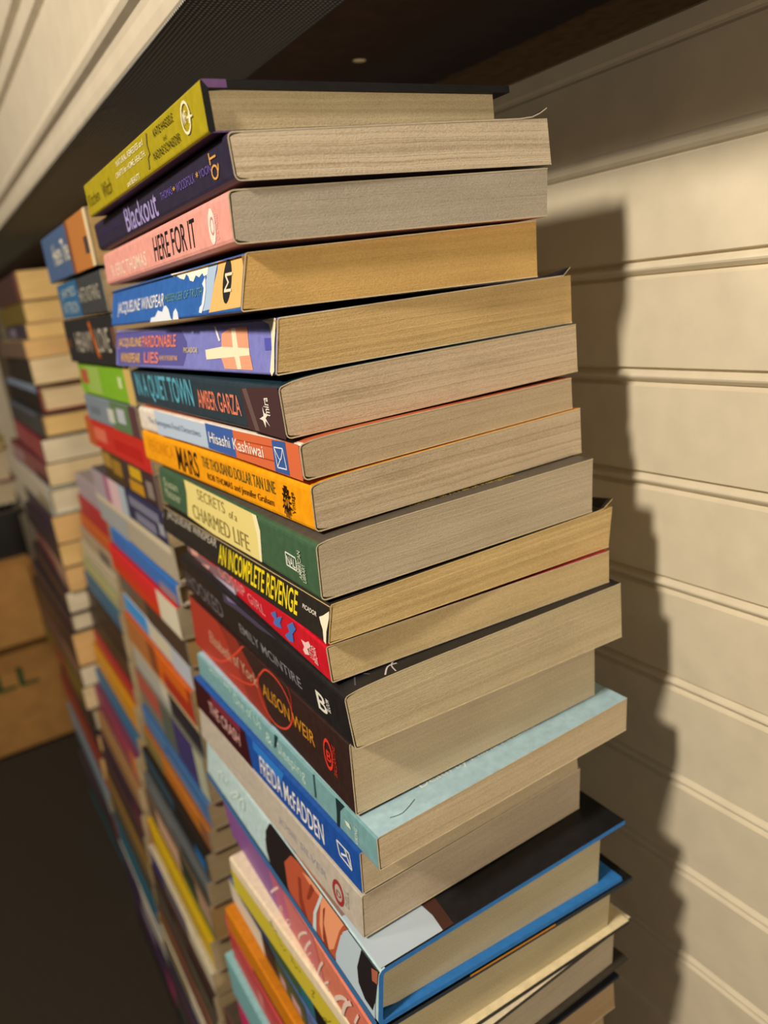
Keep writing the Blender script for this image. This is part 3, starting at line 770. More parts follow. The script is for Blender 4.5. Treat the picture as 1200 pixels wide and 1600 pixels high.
  ('p', 'board_edge', '3A6A9E', [(0, 0), (0.22, 0), (0.22, 0.15), (0, 0.13)]),
]),
'coral': ([0.0922, 0.22508, -0.02567, 0.1415, 0.19647, -0.2868, -0.3168, -0.28973, -0.31597, 0.00164, -0.00352, -0.00193], [
  ('p', 'spine_panel', '8E5AA0', [(0.118, 0), (0.2, 0), (0.2, 1), (0.118, 1)]),
  ('p', 'spine_panel', 'C2648C', [(0.098, 0), (0.118, 0), (0.118, 1), (0.098, 1)]),
  ('p', 'spine_panel', 'D8787A', [(0.06, 0), (0.098, 0), (0.098, 1), (0.06, 1)]),
  ('line', 'title_lettering', 'F6DDD2', [(0.1275, 0.2001), (0.1174, 0.5162), (0.1059, 0.8521)], 0.0014),
  ('line', 'title_lettering', 'F6DDD2', [(0.1173, 0.0629), (0.1129, 0.2511), (0.1093, 0.3128), (0.1146, 0.0717), (0.1107, 0.1101)], 0.0006),
  ('line', 'title_lettering', 'F6DDD2', [(0.1089, -0.049), (0.1049, 0.163), (0.099, 0.2991), (0.1002, 0.1859), (0.1073, -0.026)], 0.0006),
  ('line', 'title_lettering', 'F6DDD2', [(0.0899, 0.1265), (0.0865, 0.3101), (0.0773, 0.6235), (0.0691, 0.8504)], 0.0014),
  ('line', 'title_lettering', 'F6DDD2', [(0.0823, 0.1024), (0.0746, 0.4403), (0.0655, 0.7728)], 0.0016),
  ('line', 'title_lettering', 'F6DDD2', [(0.0781, 0.1248), (0.071, 0.3867), (0.0706, 0.3405)], 0.0006),
  ('line', 'title_lettering', 'F6DDD2', [(0.077, -0.099), (0.0717, 0.1143), (0.07, 0.0885), (0.0733, -0.0684)], 0.0006),
  ('line', 'title_lettering', 'F6DDD2', [(0.0697, -0.1191), (0.0655, 0.1437), (0.058, 0.4999), (0.0526, 0.7164)], 0.0014),
  ('line', 'title_lettering', 'F6DDD2', [(0.0644, -0.1137), (0.0563, 0.183), (0.0509, 0.3684)], 0.0012),
  ('line', 'title_lettering', 'F6DDD2', [(0.0623, -0.1846), (0.0588, 0.0034), (0.0549, 0.1031), (0.0584, -0.0814)], 0.0006),
  ('line', 'title_lettering', 'F6DDD2', [(0.048, 0.0751), (0.0436, 0.2715), (0.0342, 0.5774), (0.0267, 0.7511)], 0.0022),
  ('line', 'title_lettering', 'F6DDD2', [(0.0428, -0.1172), (0.0385, 0.1551), (0.031, 0.5428), (0.0222, 0.8438)], 0.0022),
  ('line', 'title_lettering', 'F6DDD2', [(0.0242, 0.3924), (0.0187, 0.6798), (0.0157, 0.8297)], 0.0014),
]),
'cream': ([0.0948, 0.2192, 0.03423, 0.1395, 0.184, -0.3174, -0.34, -0.31617, -0.3411, -0.00078, -0.00273, -0.00119], [
  ('p', 'spine_panel', 'CDBD3A', [(0, 0), (0.184, 0), (0.184, 0.66), (0, 0.66)]),
  ('line', 'title_lettering', '6E6A1C', [(0.1283, 0.6894), (0.1251, 0.8045), (0.1267, 0.6591), (0.1232, 0.7469), (0.1229, 0.6236), (0.1195, 0.711), (0.1196, 0.5198), (0.1165, 0.5736), (0.1164, 0.417), (0.1137, 0.4809), (0.1127, 0.3837), (0.1084, 0.5464)], 0.0005),
  ('line', 'title_lettering', '6E6A1C', [(0.1042, 0.52), (0.1008, 0.5626), (0.1028, 0.4152), (0.0991, 0.4917), (0.0988, 0.3734), (0.0955, 0.4919), (0.0939, 0.4219), (0.0922, 0.534)], 0.0005),
  ('line', 'title_lettering', '6E6A1C', [(0.0812, 0.3789), (0.0767, 0.4977), (0.0809, 0.2647), (0.0784, 0.2843), (0.0806, 0.2236)], 0.0005),
  ('line', 'title_lettering', '6E6A1C', [(0.0709, 0.0228), (0.0665, 0.1436), (0.0694, -0.0432), (0.0612, 0.3063)], 0.0005),
]),
}
# ------------------------------------------------------------------ room shell
def paint_mat(name, h, rough=0.45, scale=60, vary=0.05, bump=0.1):
    mt, nt, b = new_mat(name)
    tc = N(nt, 'ShaderNodeTexCoord')
    no = N(nt, 'ShaderNodeTexNoise')
    no.inputs['Scale'].default_value = scale
    no.inputs['Detail'].default_value = 5
    nt.links.new(tc.outputs['Object'], no.inputs['Vector'])
    r = N(nt, 'ShaderNodeValToRGB')
    c = rgb(h)
    r.color_ramp.elements[0].position = 0.3
    r.color_ramp.elements[0].color = tuple(x * (1 - vary) for x in c) + (1,)
    r.color_ramp.elements[1].position = 0.7
    r.color_ramp.elements[1].color = tuple(min(1, x * (1 + vary)) for x in c) + (1,)
    nt.links.new(no.outputs['Fac'], r.inputs['Fac'])
    nt.links.new(r.outputs['Color'], b.inputs['Base Color'])
    bp = N(nt, 'ShaderNodeBump')
    bp.inputs['Strength'].default_value = bump
    bp.inputs['Distance'].default_value = 0.001
    nt.links.new(no.outputs['Fac'], bp.inputs['Height'])
    nt.links.new(bp.outputs['Normal'], b.inputs['Normal'])
    b.inputs['Roughness'].default_value = rough
    return mt

M_WALL = paint_mat('cream_wall_paint', 'DDD3BC', 0.5)
M_WHITE = paint_mat('white_furniture_paint', 'D8CDB9', 0.42)
M_FLOOR = paint_mat('dark_carpet', '2C2318', 0.95, 320, 0.35, 0.6)
M_BROWN = paint_mat('dark_hardboard', '4A3020', 0.7, 90, 0.2, 0.3)
M_BROWN2 = paint_mat('bare_hardboard', 'A47A4C', 0.8, 120, 0.25, 0.4)
M_TORN = paint_mat('torn_fibre', 'F0D0A0', 0.9, 300, 0.3, 0.6)
M_CARD = paint_mat('corrugated_cardboard', 'A5783F', 0.85, 40, 0.12, 0.3)
M_BLACK = paint_mat('black_plastic', '121214', 0.3, 80, 0.2, 0.05)
M_STAPLE = paint_mat('dull_metal', '8C8578', 0.35, 200, 0.1, 0.1)

def mesh_fabric():
    """Black open weave: rows of raised dots."""
    mt, nt, b = new_mat('black_mesh_fabric')
    tc = N(nt, 'ShaderNodeTexCoord')
    sx = N(nt, 'ShaderNodeSeparateXYZ')
    nt.links.new(tc.outputs['Object'], sx.inputs[0])

    def wave(src, freq, ph, off=None):
        a = N(nt, 'ShaderNodeMath', operation='MULTIPLY_ADD')
        a.inputs[1].default_value = freq
        a.inputs[2].default_value = ph
        nt.links.new(src, a.inputs[0])
        s = N(nt, 'ShaderNodeMath', operation='SINE')
        nt.links.new(a.outputs[0], s.inputs[0])
        return s.outputs[0]
    k = 2 * math.pi / 0.0030
    add = N(nt, 'ShaderNodeMath', operation='ADD')
    nt.links.new(sx.outputs[0], add.inputs[0])
    nt.links.new(sx.outputs[1], add.inputs[1])
    sub = N(nt, 'ShaderNodeMath', operation='SUBTRACT')
    nt.links.new(sx.outputs[0], sub.inputs[0])
    nt.links.new(sx.outputs[1], sub.inputs[1])
    mu = N(nt, 'ShaderNodeMath', operation='MULTIPLY')
    nt.links.new(wave(add.outputs[0], k * 0.6, 0.0), mu.inputs[0])
    nt.links.new(wave(sub.outputs[0], k * 0.6, 0.0), mu.inputs[1])
    r = N(nt, 'ShaderNodeValToRGB')
    r.color_ramp.elements[0].position = 0.25
    r.color_ramp.elements[0].color = (0.06, 0.06, 0.06, 1)
    r.color_ramp.elements[1].position = 0.8
    r.color_ramp.elements[1].color = (0.80, 0.80, 0.76, 1)
    nt.links.new(mu.outputs[0], r.inputs['Fac'])
    nt.links.new(r.outputs['Color'], b.inputs['Base Color'])
    bp = N(nt, 'ShaderNodeBump')
    bp.inputs['Strength'].default_value = 1.0
    bp.inputs['Distance'].default_value = 0.0008
    nt.links.new(mu.outputs[0], bp.inputs['Height'])
    nt.links.new(bp.outputs['Normal'], b.inputs['Normal'])
    b.inputs['Roughness'].default_value = 0.45
    return mt

M_MESH = mesh_fabric()

# floor
mb = MB()
mb.box(-1.6, 0.90, -1.4, 3.0, -0.04, 0.0)
tag(mb.obj('floor', M_FLOOR), kind='structure')

# horizontally boarded wall behind the stacks: one outline extruded along the wall
WX = 0.286
prof = [(WX + 0.001, OZ + 0.0866), (WX, OZ + 0.0856), (WX, OZ + 0.0790), (WX + 0.0008, OZ + 0.0777), (WX + 0.0008, OZ + 0.0765), (WX, OZ + 0.0752),
        (WX, OZ + 0.0431), (WX - 0.0007, OZ + 0.0420), (WX - 0.0018, OZ + 0.0405), (WX - 0.0018, OZ + 0.0380),
        (WX - 0.0008, OZ + 0.0365), (WX + 0.0004, OZ + 0.0356), (WX, OZ + 0.0347)]
joints = [-0.0041, -0.0519, -0.1017, -0.1532, -0.2059, -0.2623, -0.3176, -0.3779, -0.4372, -0.4968, -0.5565, -0.6169, -0.6782]
for j in joints:
    z = OZ + j
    prof += [(WX, z + 0.0004), (WX + 0.0022, z - 0.0002), (WX + 0.0022, z - 0.0010)]
    for k in range(7):
        a = math.pi * k / 6
        prof.append((WX + 0.0014 - 0.0022 * math.sin(a), z - 0.0012 - 0.0051 * k / 6))
    prof += [(WX + 0.0026, z - 0.0064), (WX + 0.0026, z - 0.0069), (WX, z - 0.0086)]
prof += [(WX, 0.0), (WX + 0.03, 0.0), (WX + 0.03, OZ + 0.0866)]
mb = MB()
mb.sweep_y(prof, -1.4, 3.0)
tag(mb.obj('wall_right', M_WALL), kind='structure')
mb = MB()
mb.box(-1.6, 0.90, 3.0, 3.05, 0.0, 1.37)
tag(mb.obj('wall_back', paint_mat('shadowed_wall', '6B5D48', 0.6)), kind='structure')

# ------------------------------------------------------------------ bench whose underside roofs the stacks
BY0, BY1 = -0.62, 2.5
bench = empty('bench', (0.23, 0.9, 0.0))
tag(bench, 'white moulded bench overhead with black mesh underside above the book stacks', 'bench')

def bench_part(mb, name, mats, smooth=False):
    mb.v = [(x - 0.23, y - 0.9, z) for x, y, z in mb.v]
    return mb.obj(name, mats, bench, smooth)
C = OZ
ap = [(0.15855, C + 0.12450), (0.13695, C + 0.12450), (0.13578, C + 0.12591), (0.13507, C + 0.13155), (0.13531, C + 0.13800), (0.13460, C + 0.14153),
      (0.13131, C + 0.14388), (0.12990, C + 0.14682), (0.13037, C + 0.14940), (0.13271, C + 0.15269), (0.13460, C + 0.15739), (0.13507, C + 0.17618),
      (0.13484, C + 0.20378), (0.13836, C + 0.20730), (0.13836, C + 0.21142), (0.13412, C + 0.21470), (0.13412, C + 0.22727),
      (0.13859, C + 0.23138), (0.13859, C + 0.23608), (0.13365, C + 0.23960), (0.13365, C + 0.38758), (0.15855, C + 0.38758)]
mb = MB()
mb.sweep_y(ap, BY0, BY1)
bench_part(mb, 'side_rail', M_WHITE)
mb = MB()
mb.box(0.121, 0.60, BY0 - 0.01, BY1, C + 0.38758, C + 0.41108)
bench_part(mb, 'bench_top', M_WHITE)
legs = []
for x0 in (0.162, 0.540):
    for y0 in (BY0 + 0.01, BY1 - 0.06):
        q = MB()
        q.box(x0, x0 + 0.045, y0, y0 + 0.045, 0.0, C + 0.13155)
        bench_part(q, 'leg', M_WHITE)
# dark base board with its torn edge towards the wall
rnd = random.Random(5)
ed = []
y = BY0
while y < BY1:
    ed.append((0.3562 + rnd.uniform(-0.0018, 0.0018) + 0.0024 * math.sin(y * 23), y))
    y += 0.006
n = len(ed)
vs, fs, mi = [], [], []
for k, (x, y) in enumerate(ed):
    for xx, zz in ((0.2026, C + 0.12614), (x - 0.0016, C + 0.12614), (x, C + 0.12708), (x + 0.001, C + 0.12919), (0.2026, C + 0.12919)):
        vs.append((xx, y, zz))
for k in range(n - 1):
    a, b = k * 5, k * 5 + 5
    for i in range(4):
        fs.append((a + i, b + i, b + i + 1, a + i + 1))
        mi.append(0 if i in (0, 3) else 1)
    fs.append((a + 4, b + 4, b, a))
    mi.append(0)
vs = [(x - 0.23, y - 0.9, z) for x, y, z in vs]
mesh_obj('base_board', vs, fs, [M_BROWN, M_TORN], bench, mi)
mb = MB()
mb.box(0.1560, 0.598, BY0, BY1, C + 0.12943, C + 0.13625)
bench_part(mb, 'backing_board', M_BROWN2)
# black mesh stretched over the outer strip
mb = MB()
nx, ny = 5, 90
vs = []
for j in range(ny + 1):
    for i in range(nx + 1):
        u = i / nx
        y = BY0 + 0.002 + (BY1 - BY0 - 0.004) * j / ny
        vs.append((0.1365 + (0.2083 - 0.1365) * u, y, C + 0.12427 - 0.0006 * math.sin(math.pi * u) * (0.6 + 0.4 * math.sin(y * 31))))
m1 = len(vs)
vs += [(x, y, z + 0.0012) for x, y, z in vs]
fs = []
for j in range(ny):
    for i in range(nx):
        a = j * (nx + 1) + i
        fs.append((a, a + nx + 1, a + nx + 2, a + 1))
        fs.append((m1 + a, m1 + a + 1, m1 + a + nx + 2, m1 + a + nx + 1))
for j in range(ny):
    for i in (0, nx):
        a = j * (nx + 1) + i
        fs.append((a, m1 + a, m1 + a + nx + 1, a + nx + 1))
mb.add(vs, fs)
bench_part(mb, 'mesh_cover', M_MESH, True)
for sx_, sy_ in ((0.1415, 0.5408), (0.1457, 0.5361), (0.1426, 0.6447), (0.1461, 0.6391)):
    mb = MB()
    K = 10
    ring = []
    for k in range(K):
        a = 2 * math.pi * k / K
        for r_, dz in ((0.0011, 0), (0.0018, 0), (0.0018, 0.0006), (0.0011, 0.0006)):
            ring.append((sx_ + r_ * math.cos(a), sy_ + r_ * math.sin(a), C + 0.12333 + dz))
    fs = []
    for k in range(K):
        for i in range(4):
            a, b = k * 4 + i, k * 4 + (i + 1) % 4
            a2, b2 = ((k + 1) % K) * 4 + i, ((k + 1) % K) * 4 + (i + 1) % 4
            fs.append((a, a2, b2, b))
    mb.add(ring, fs)
    bench_part(mb, 'eyelet', M_STAPLE)
mb = MB()
K = 12
top = [(0.2664 + 0.0044 * math.cos(2 * math.pi * k / K) * (1 + 0.2 * math.sin(3 * k)), 0.4351 + 0.0027 * math.sin(2 * math.pi * k / K), C + 0.12638) for k in range(K)]
low = [(0.2664 + (x - 0.2664) * 0.7, 0.4351 + (y - 0.4351) * 0.7, C + 0.12520) for x, y, z in top]
mb.add(top + low, [(k, (k + 1) % K, K + (k + 1) % K, K + k) for k in range(K)] + [tuple(range(K, 2 * K))])
o = bench_part(mb, 'chipped_spot', M_TORN)
o['label'] = 'pale chip in the dark base board'

# ------------------------------------------------------------------ front stack
STYLE = {
 'kitchen': dict(top='1B1A1D', spine='A99A16', back='4A3450', pages='E6D4AE', tc=0.0024, tb=0.0005, rc=0.0010, inset=0.0026, hard=True, rims='7B5A92', rim='17161A', fore_in=0.0036),
 'blackout': dict(rc=0.0021, top='2A2436', spine='2C2740', back='46303A', pages='DCCDB6', curl=(0.0125, 0.0036, 0.03), rim='D9CDB6', lines=1.25),
 'here': dict(rc=0.0021, top='E8A79E', spine='EBA59C', back='D98F86', pages='C4BBAD', lines=0.6),
 'messenger': dict(top='3D3A5E', spine='2E66B8', back='4A3F38', pages='E6C07C', lines=0.6, rim='E9D6AE'),
 'pardon': dict(top='6A6CB6', spine='7C80CC', back='1F1D26', pages='DCBE88', curl=(0.0042, 0.0026, 0.018), rim='EFE2C4', lines=1.1),
 'quiet': dict(rc=0.0021, top='17313D', spine='2A3B48', back='4B3336', pages='D2BEA4', hump=0.0022, lines=1.2),
 'kamogawa': dict(rc=0.0021, top='C9663F', spine='E3DAD0', back='C9663F', pages='CAB89C', hump=0.0014, lines=0.7),
 'mars': dict(rc=0.0021, top='F1A30E', spine='F3A20C', back='EE9A08', pages='CEBDA4', hump=0.0012, lines=1.25),
 'secrets': dict(rc=0.0021, top='57504A', spine='3F6147', back='3A4A3A', pages='C8BBA6', hump=0.0012, lines=0.8),
 'revenge': dict(top='2B2622', spine='25221F', back='2B2622', pages='D8BE8A', curl=(0.006, 0.002, 0.03), lines=1.0, rim='E5C98E'),
 'gossip': dict(top='8F1424', spine='D0122B', back='8F1424', pages='D8C296', lines=0.5),
 'hooked': dict(rc=0.0021, top='1F1E22', spine='1E1C1E', back='1C1A1C', pages='CEC0A0', hump=0.0016, lines=0.9),
 'weir': dict(top='3A211C', spine='33201D', back='2E1C19', pages='D0C1A6', lines=0.5),
 'daughter': dict(top='A9CBDC', spine='78A6AE', back='8CB4BC', pages='D0C0A4', lines=0.8),
 'crash': dict(rc=0.0005, top='2E5FB0', spine='1B4FA6', back='1B3E86', pages='CCBCA2', lines=0.5),
 'silver': dict(top='C9BFB2', spine='BDB4A9', back='C9BFB2', pages='C4B5A2', lines=0.5),
 'blazer': dict(top='17171B', spine='B8D2D8', back='2C5C94', pages='C2B89C', hard=True, tc=0.0022, rc=0.0034, inset=0.0042, fore_in=0.0075, rim='2A78C8', lines=0.4),
 'coral': dict(top='14161A', spine='E0806A', back='2A2A30', pages='C2B89A', hard=True, tc=0.0020, rc=0.0010, inset=0.0040, fore_in=0.0065, rim='22303E', rimb='141416', inner='E6D8B4', lines=0.4),
 'cream': dict(top='E6D8BE', spine='E9D9BE', back='C9BFA8', pages='BAAE9C', hard=True, tc=0.0020, tb=0.0012, rc=0.0014, inset=0.0030, fore_in=0.0055, rim='3A342C', rimb='18181A', lines=0.5),
}
LABEL = {
 'kitchen': ('paperback_book', 'olive yellow spined book with black cover, topmost of the nearest stack'),
 'blackout': ('paperback_book', 'dark purple paperback with a large lavender title on its spine'),
 'here': ('paperback_book', 'pink paperback with tall black title capitals on its spine'),
 'messenger': ('paperback_book', 'blue paperback with white clouds and sandy spine end, slanting yellow pages'),
 'pardon': ('paperback_book', 'lavender paperback with cream windmill picture and torn white spine corner'),
 'quiet': ('paperback_book', 'slate paperback with large teal title and coral author lettering'),
 'kamogawa': ('paperback_book', 'thin paperback with pale blue and orange wood-pattern spine'),
 'mars': ('paperback_book', 'bright orange yellow paperback with black lettering and a round flower logo'),
 'secrets': ('paperback_book', 'dark green paperback with a cream title panel on its spine'),
 'revenge': ('paperback_book', 'thin black paperback with a bold yellow title and torn spine corner'),
 'gossip': ('paperback_book', 'red paperback with blue flowers near its spine end, under the yellow-titled black book'),
 'hooked': ('paperback_book', 'black paperback with grey author lettering and white letter B logo'),
 'weir': ('paperback_book', 'thick dark brown paperback with red swirls and gold author lettering'),
 'daughter': ('paperback_book', 'pale teal paperback jutting out below the thick brown one'),
 'crash': ('paperback_book', 'royal blue paperback with white author lettering, set back under the teal one'),
 'silver': ('paperback_book', 'pale grey paperback with red oval logo on its spine end'),
 'blazer': ('hardback_book', 'thick hardback with pale aqua picture jacket and blue boards'),
 'coral': ('hardback_book', 'purple to coral hardback with white script, under the aqua picture jacket'),
 'cream': ('hardback_book', 'cream hardback with yellow band along its spine, under the coral one'),
}
LOWER = [  # further down the nearest stack, below the cream hardback
 ('navy', 0.0930, 0.2280, 0.4, 0.138, 0.180, -0.3405, -0.3560, '1E6E7A', 'slim dark hardback with black and teal spine under the cream hardback',
  [(0.0, 0.42, 0, 1, '121216'), (0.52, 0.75, 0.0, 1, '3F5A3C'), (0.75, 1, 0, 1, '25466E')], '141A2C', 'A89478'),
 ('floral', 0.0905, 0.2310, -0.6, 0.137, 0.202, -0.3565, -0.3738, '4A6499', 'blue paperback with pink and yellow flowers and white spine top end',
  [(0.0, 0.10, 0, 1, 'C9B23A'), (0.10, 0.16, 0, 0.7, 'A06A3A'), (0.22, 0.26, 0.1, 0.7, 'D6A8AE'), (0.28, 0.33, 0.2, 0.8, 'B98FA0'), (0.36, 0.40, 0.1, 0.6, 'D8B2B8'), (0.42, 0.62, 0, 1, '46563A'), (0.46, 0.52, 0.1, 0.5, 'C79AA4'), (0.56, 0.60, 0.1, 0.5, 'C79AA4'), (0.62, 0.72, 0, 1, '2A2429'), (0.72, 1, 0, 1, 'DDD3C2')], '3C4C70', 'B29A7A'),
 ('orange', 0.0880, 0.2340, 0.8, 0.137, 0.196, -0.3743, -0.3940, 'D07E12', 'orange spined paperback, fourth from the bottom of the nearest stack in the picture',
  [(0.1, 0.8, 0.0, 0.14, '4A2A12')], 'C67712', 'B29A7A'),
 ('redcoral', 0.0868, 0.2480, -0.3, 0.137, 0.200, -0.3945, -0.4322, 'C8434A', 'thick coral red paperback under the orange spined one',
  [(0.0, 1, 0.72, 1, 'EE5A60'), (0.2, 0.24, 0.2, 0.5, 'DB8E8C'), (0.34, 0.40, 0.15, 0.55, 'DB8E8C'), (0.5, 0.6, 0.2, 0.5, 'D98784'), (0.7, 0.75, 0.2, 0.5, 'D98784')], 'E0565A', 'B29A7A'),
 ('aqua', 0.0852, 0.2580, 0.5, 0.136, 0.198, -0.4327, -0.4680, '7FB6BE', 'pale aqua paperback under the coral red one',
  [(0.25, 0.27, 0.2, 0.8, '4F8A96')], '8FC2C8', 'B29A7A'),
 ('magenta', 0.0842, 0.2700, -0.5, 0.135, 0.192, -0.4685, -0.5100, 'D92A70', 'hot pink and dark purple paperback, lowest of the nearest stack in the picture',
  [(0.0, 0.9, 0.0, 0.45, '3A2440')], 'C0245F', 'B29A7A'),
]
texts = set()
for k in FRONT:
    for it in FRONT[k][1]:
        if it[0] == 't':
            texts.add((it[3], it[8]))
texts |= {('Author of A Fall of Marigolds', 0), ('Death by Maria Anders', 0), ('Here The', 0.3), ('JAMES', 0.1), ('PATTERSON', 0.1), ('HATE NOTHING', 0.1),
          ('HEAVY', 0.1), ('LOVE', 0.1), ('ELL', 0.3)}
make_texts(sorted(texts))

above = None
BOOKS = {}
GF = 'books in the nearest stack'
for k, (num, art) in FRONT.items():
    nm, lab = LABEL[k]
    b = Book(nm, *num, above=above, group=GF, label=lab, **STYLE[k])
    b.art(art)
    BOOKS[k] = b
    above = b
BOOKS['blazer'].top_art('cover_picture', [('p', 'B9C9DA', [(0.0032, 0.0008), (0.0335, 0.0008), (0.0345, 0.010), (0.032, 0.035), (0.030, 0.11), (0.0032, 0.11)]),
                                          ('p', 'C87C58', [(0.0032, 0.034), (0.012, 0.034), (0.012, 0.083), (0.0032, 0.083)]), ('p', '241D1E', [(0.0032, 0.083), (0.012, 0.083), (0.012, 0.117), (0.0032, 0.117)]), ('p', 'B8D2D8', [(0.0032, 0.117), (0.012, 0.117), (0.012, 0.216), (0.0032, 0.216)]),
                                          ('p', '4A2E26', [(0.0336, 0.0008), (0.039, 0.0008), (0.042, 0.03), (0.040, 0.11), (0.0301, 0.11), (0.0321, 0.035), (0.0346, 0.010)])])
b = BOOKS['coral']
zt = b.za - b.z0
mesh_obj('jacket_print', [(0.046, -0.0002, zt - 0.0014), (0.094, -0.0002, zt - 0.0026), (0.094, -0.0002, zt - 0.0016), (0.046, -0.0002, zt - 0.0004)], [(0, 1, 2, 3)], ink_mat('D08A22'), b.e)
BOOKS['secrets'].top_art('cover_lettering', [('t', 'C9B24A', 'Author of A Fall of Marigolds', 0.045, 0.097, 0.0060, 0.0105, 0)])
BOOKS['daughter'].top_art('cover_lettering', [('t', 'E6EFEA', 'Death by Maria Anders', 0.030, 0.092, 0.0110, 0.0165, 0),
                                              ('line', '5E6E6C', [(0.0105, 0.0062), (0.016, 0.0052), (0.024, 0.0086)], 0.0004)])
BOOKS['hooked'].top_art('cover_picture', [('line', 'CFCAD0', [(0.018, 0.0012), (0.022, 0.006), (0.026, 0.0058)], 0.0007),
                                          ('line', 'CFCAD0', [(0.0225, 0.0008), (0.0245, 0.0072), (0.034, 0.0096), (0.042, 0.0085)], 0.0005),
                                          ('line', '5A5660', [(0.006, 0.003), (0.010, 0.010), (0.014, 0.006)], 0.0006)])
b = BOOKS['revenge']
# red ink mark on the leaves of the thick brown book
b = BOOKS['weir']
mk = [(0.0125, 0.0083), (0.0150, 0.0096), (0.0175, 0.0107), (0.0182, 0.0100), (0.0165, 0.0084), (0.0140, 0.0071), (0.0127, 0.0073)]
o = mesh_obj('ink_mark', [(x - 0.004, 0.00022, z) for x, z in mk], [tuple(range(len(mk)))[::-1]], ink_mat('7E1E1A'), b.e)
o['label'] = 'small red ink mark on the leaves'

def simple_book(name, X, Y, th, W, L, za, zb, spine, label, segs, top, pages, group, above=None, zd=None, ze=None, hard=False, rim='DCCFB2', strokes=()):
    """A book whose spine print is a few colour fields: (near, far, low, high, colour) as fractions."""
    kw = dict(tc=0.0018, inset=0.003, fore_in=0.006, hard=True, rc=0.0016) if hard else {}
    b = Book(name, X, Y, math.radians(th), W, L, za, zb, za if zd is None else zd, zb if ze is None else ze, top=top, spine=spine, back=top, pages=pages,
             group=group, label=label, above=above, lines=0.5, rim=rim, **kw)
    items = []
    for u0, u1, h0, h1, c in segs:
        items.append(('p', 'spine_panel', c, [(u0 * L, h0), (u1 * L, h0), (u1 * L, h1), (u0 * L, h1)]))
    for it in strokes:
        items.append(it)
    if items:
        b.art(items)
    return b

for k, X, Y, th, W, L, za, zb, sp, lab, segs, top, pg in LOWER:
    above = simple_book('paperback_book', X, Y, th, W, L, za, zb, sp, lab, segs, top, pg, GF, above=above,
                        hard=k == 'navy', rim='1B2236' if k == 'navy' else 'CDBFA2')
# the bottom of the nearest stack runs on down to the floor below the picture
z = -0.5105
rnd = random.Random(11)
k = 0
while z > -OZ + 0.001:
    t = min(0.040 + 0.004 * (k % 3), z + OZ - 0.0003)
    if z + OZ - t < 0.02:
        t = z + OZ - 0.0003
    simple_book('hardback_book', 0.083 + rnd.uniform(-0.002, 0.002), 0.270 + rnd.uniform(-0.004, 0.004), rnd.uniform(-1, 1), 0.15, 0.22, z, z - t,
                ['5A3A34', '2E4A5A', '7A6A4A'][k % 3], 'plain thick hardback at the foot of the nearest stack near the floor', [], '4A4038', 'B29A7A',
                'hardbacks at the foot of the nearest stack', hard=True)
    z -= t + 0.0004
    k += 1
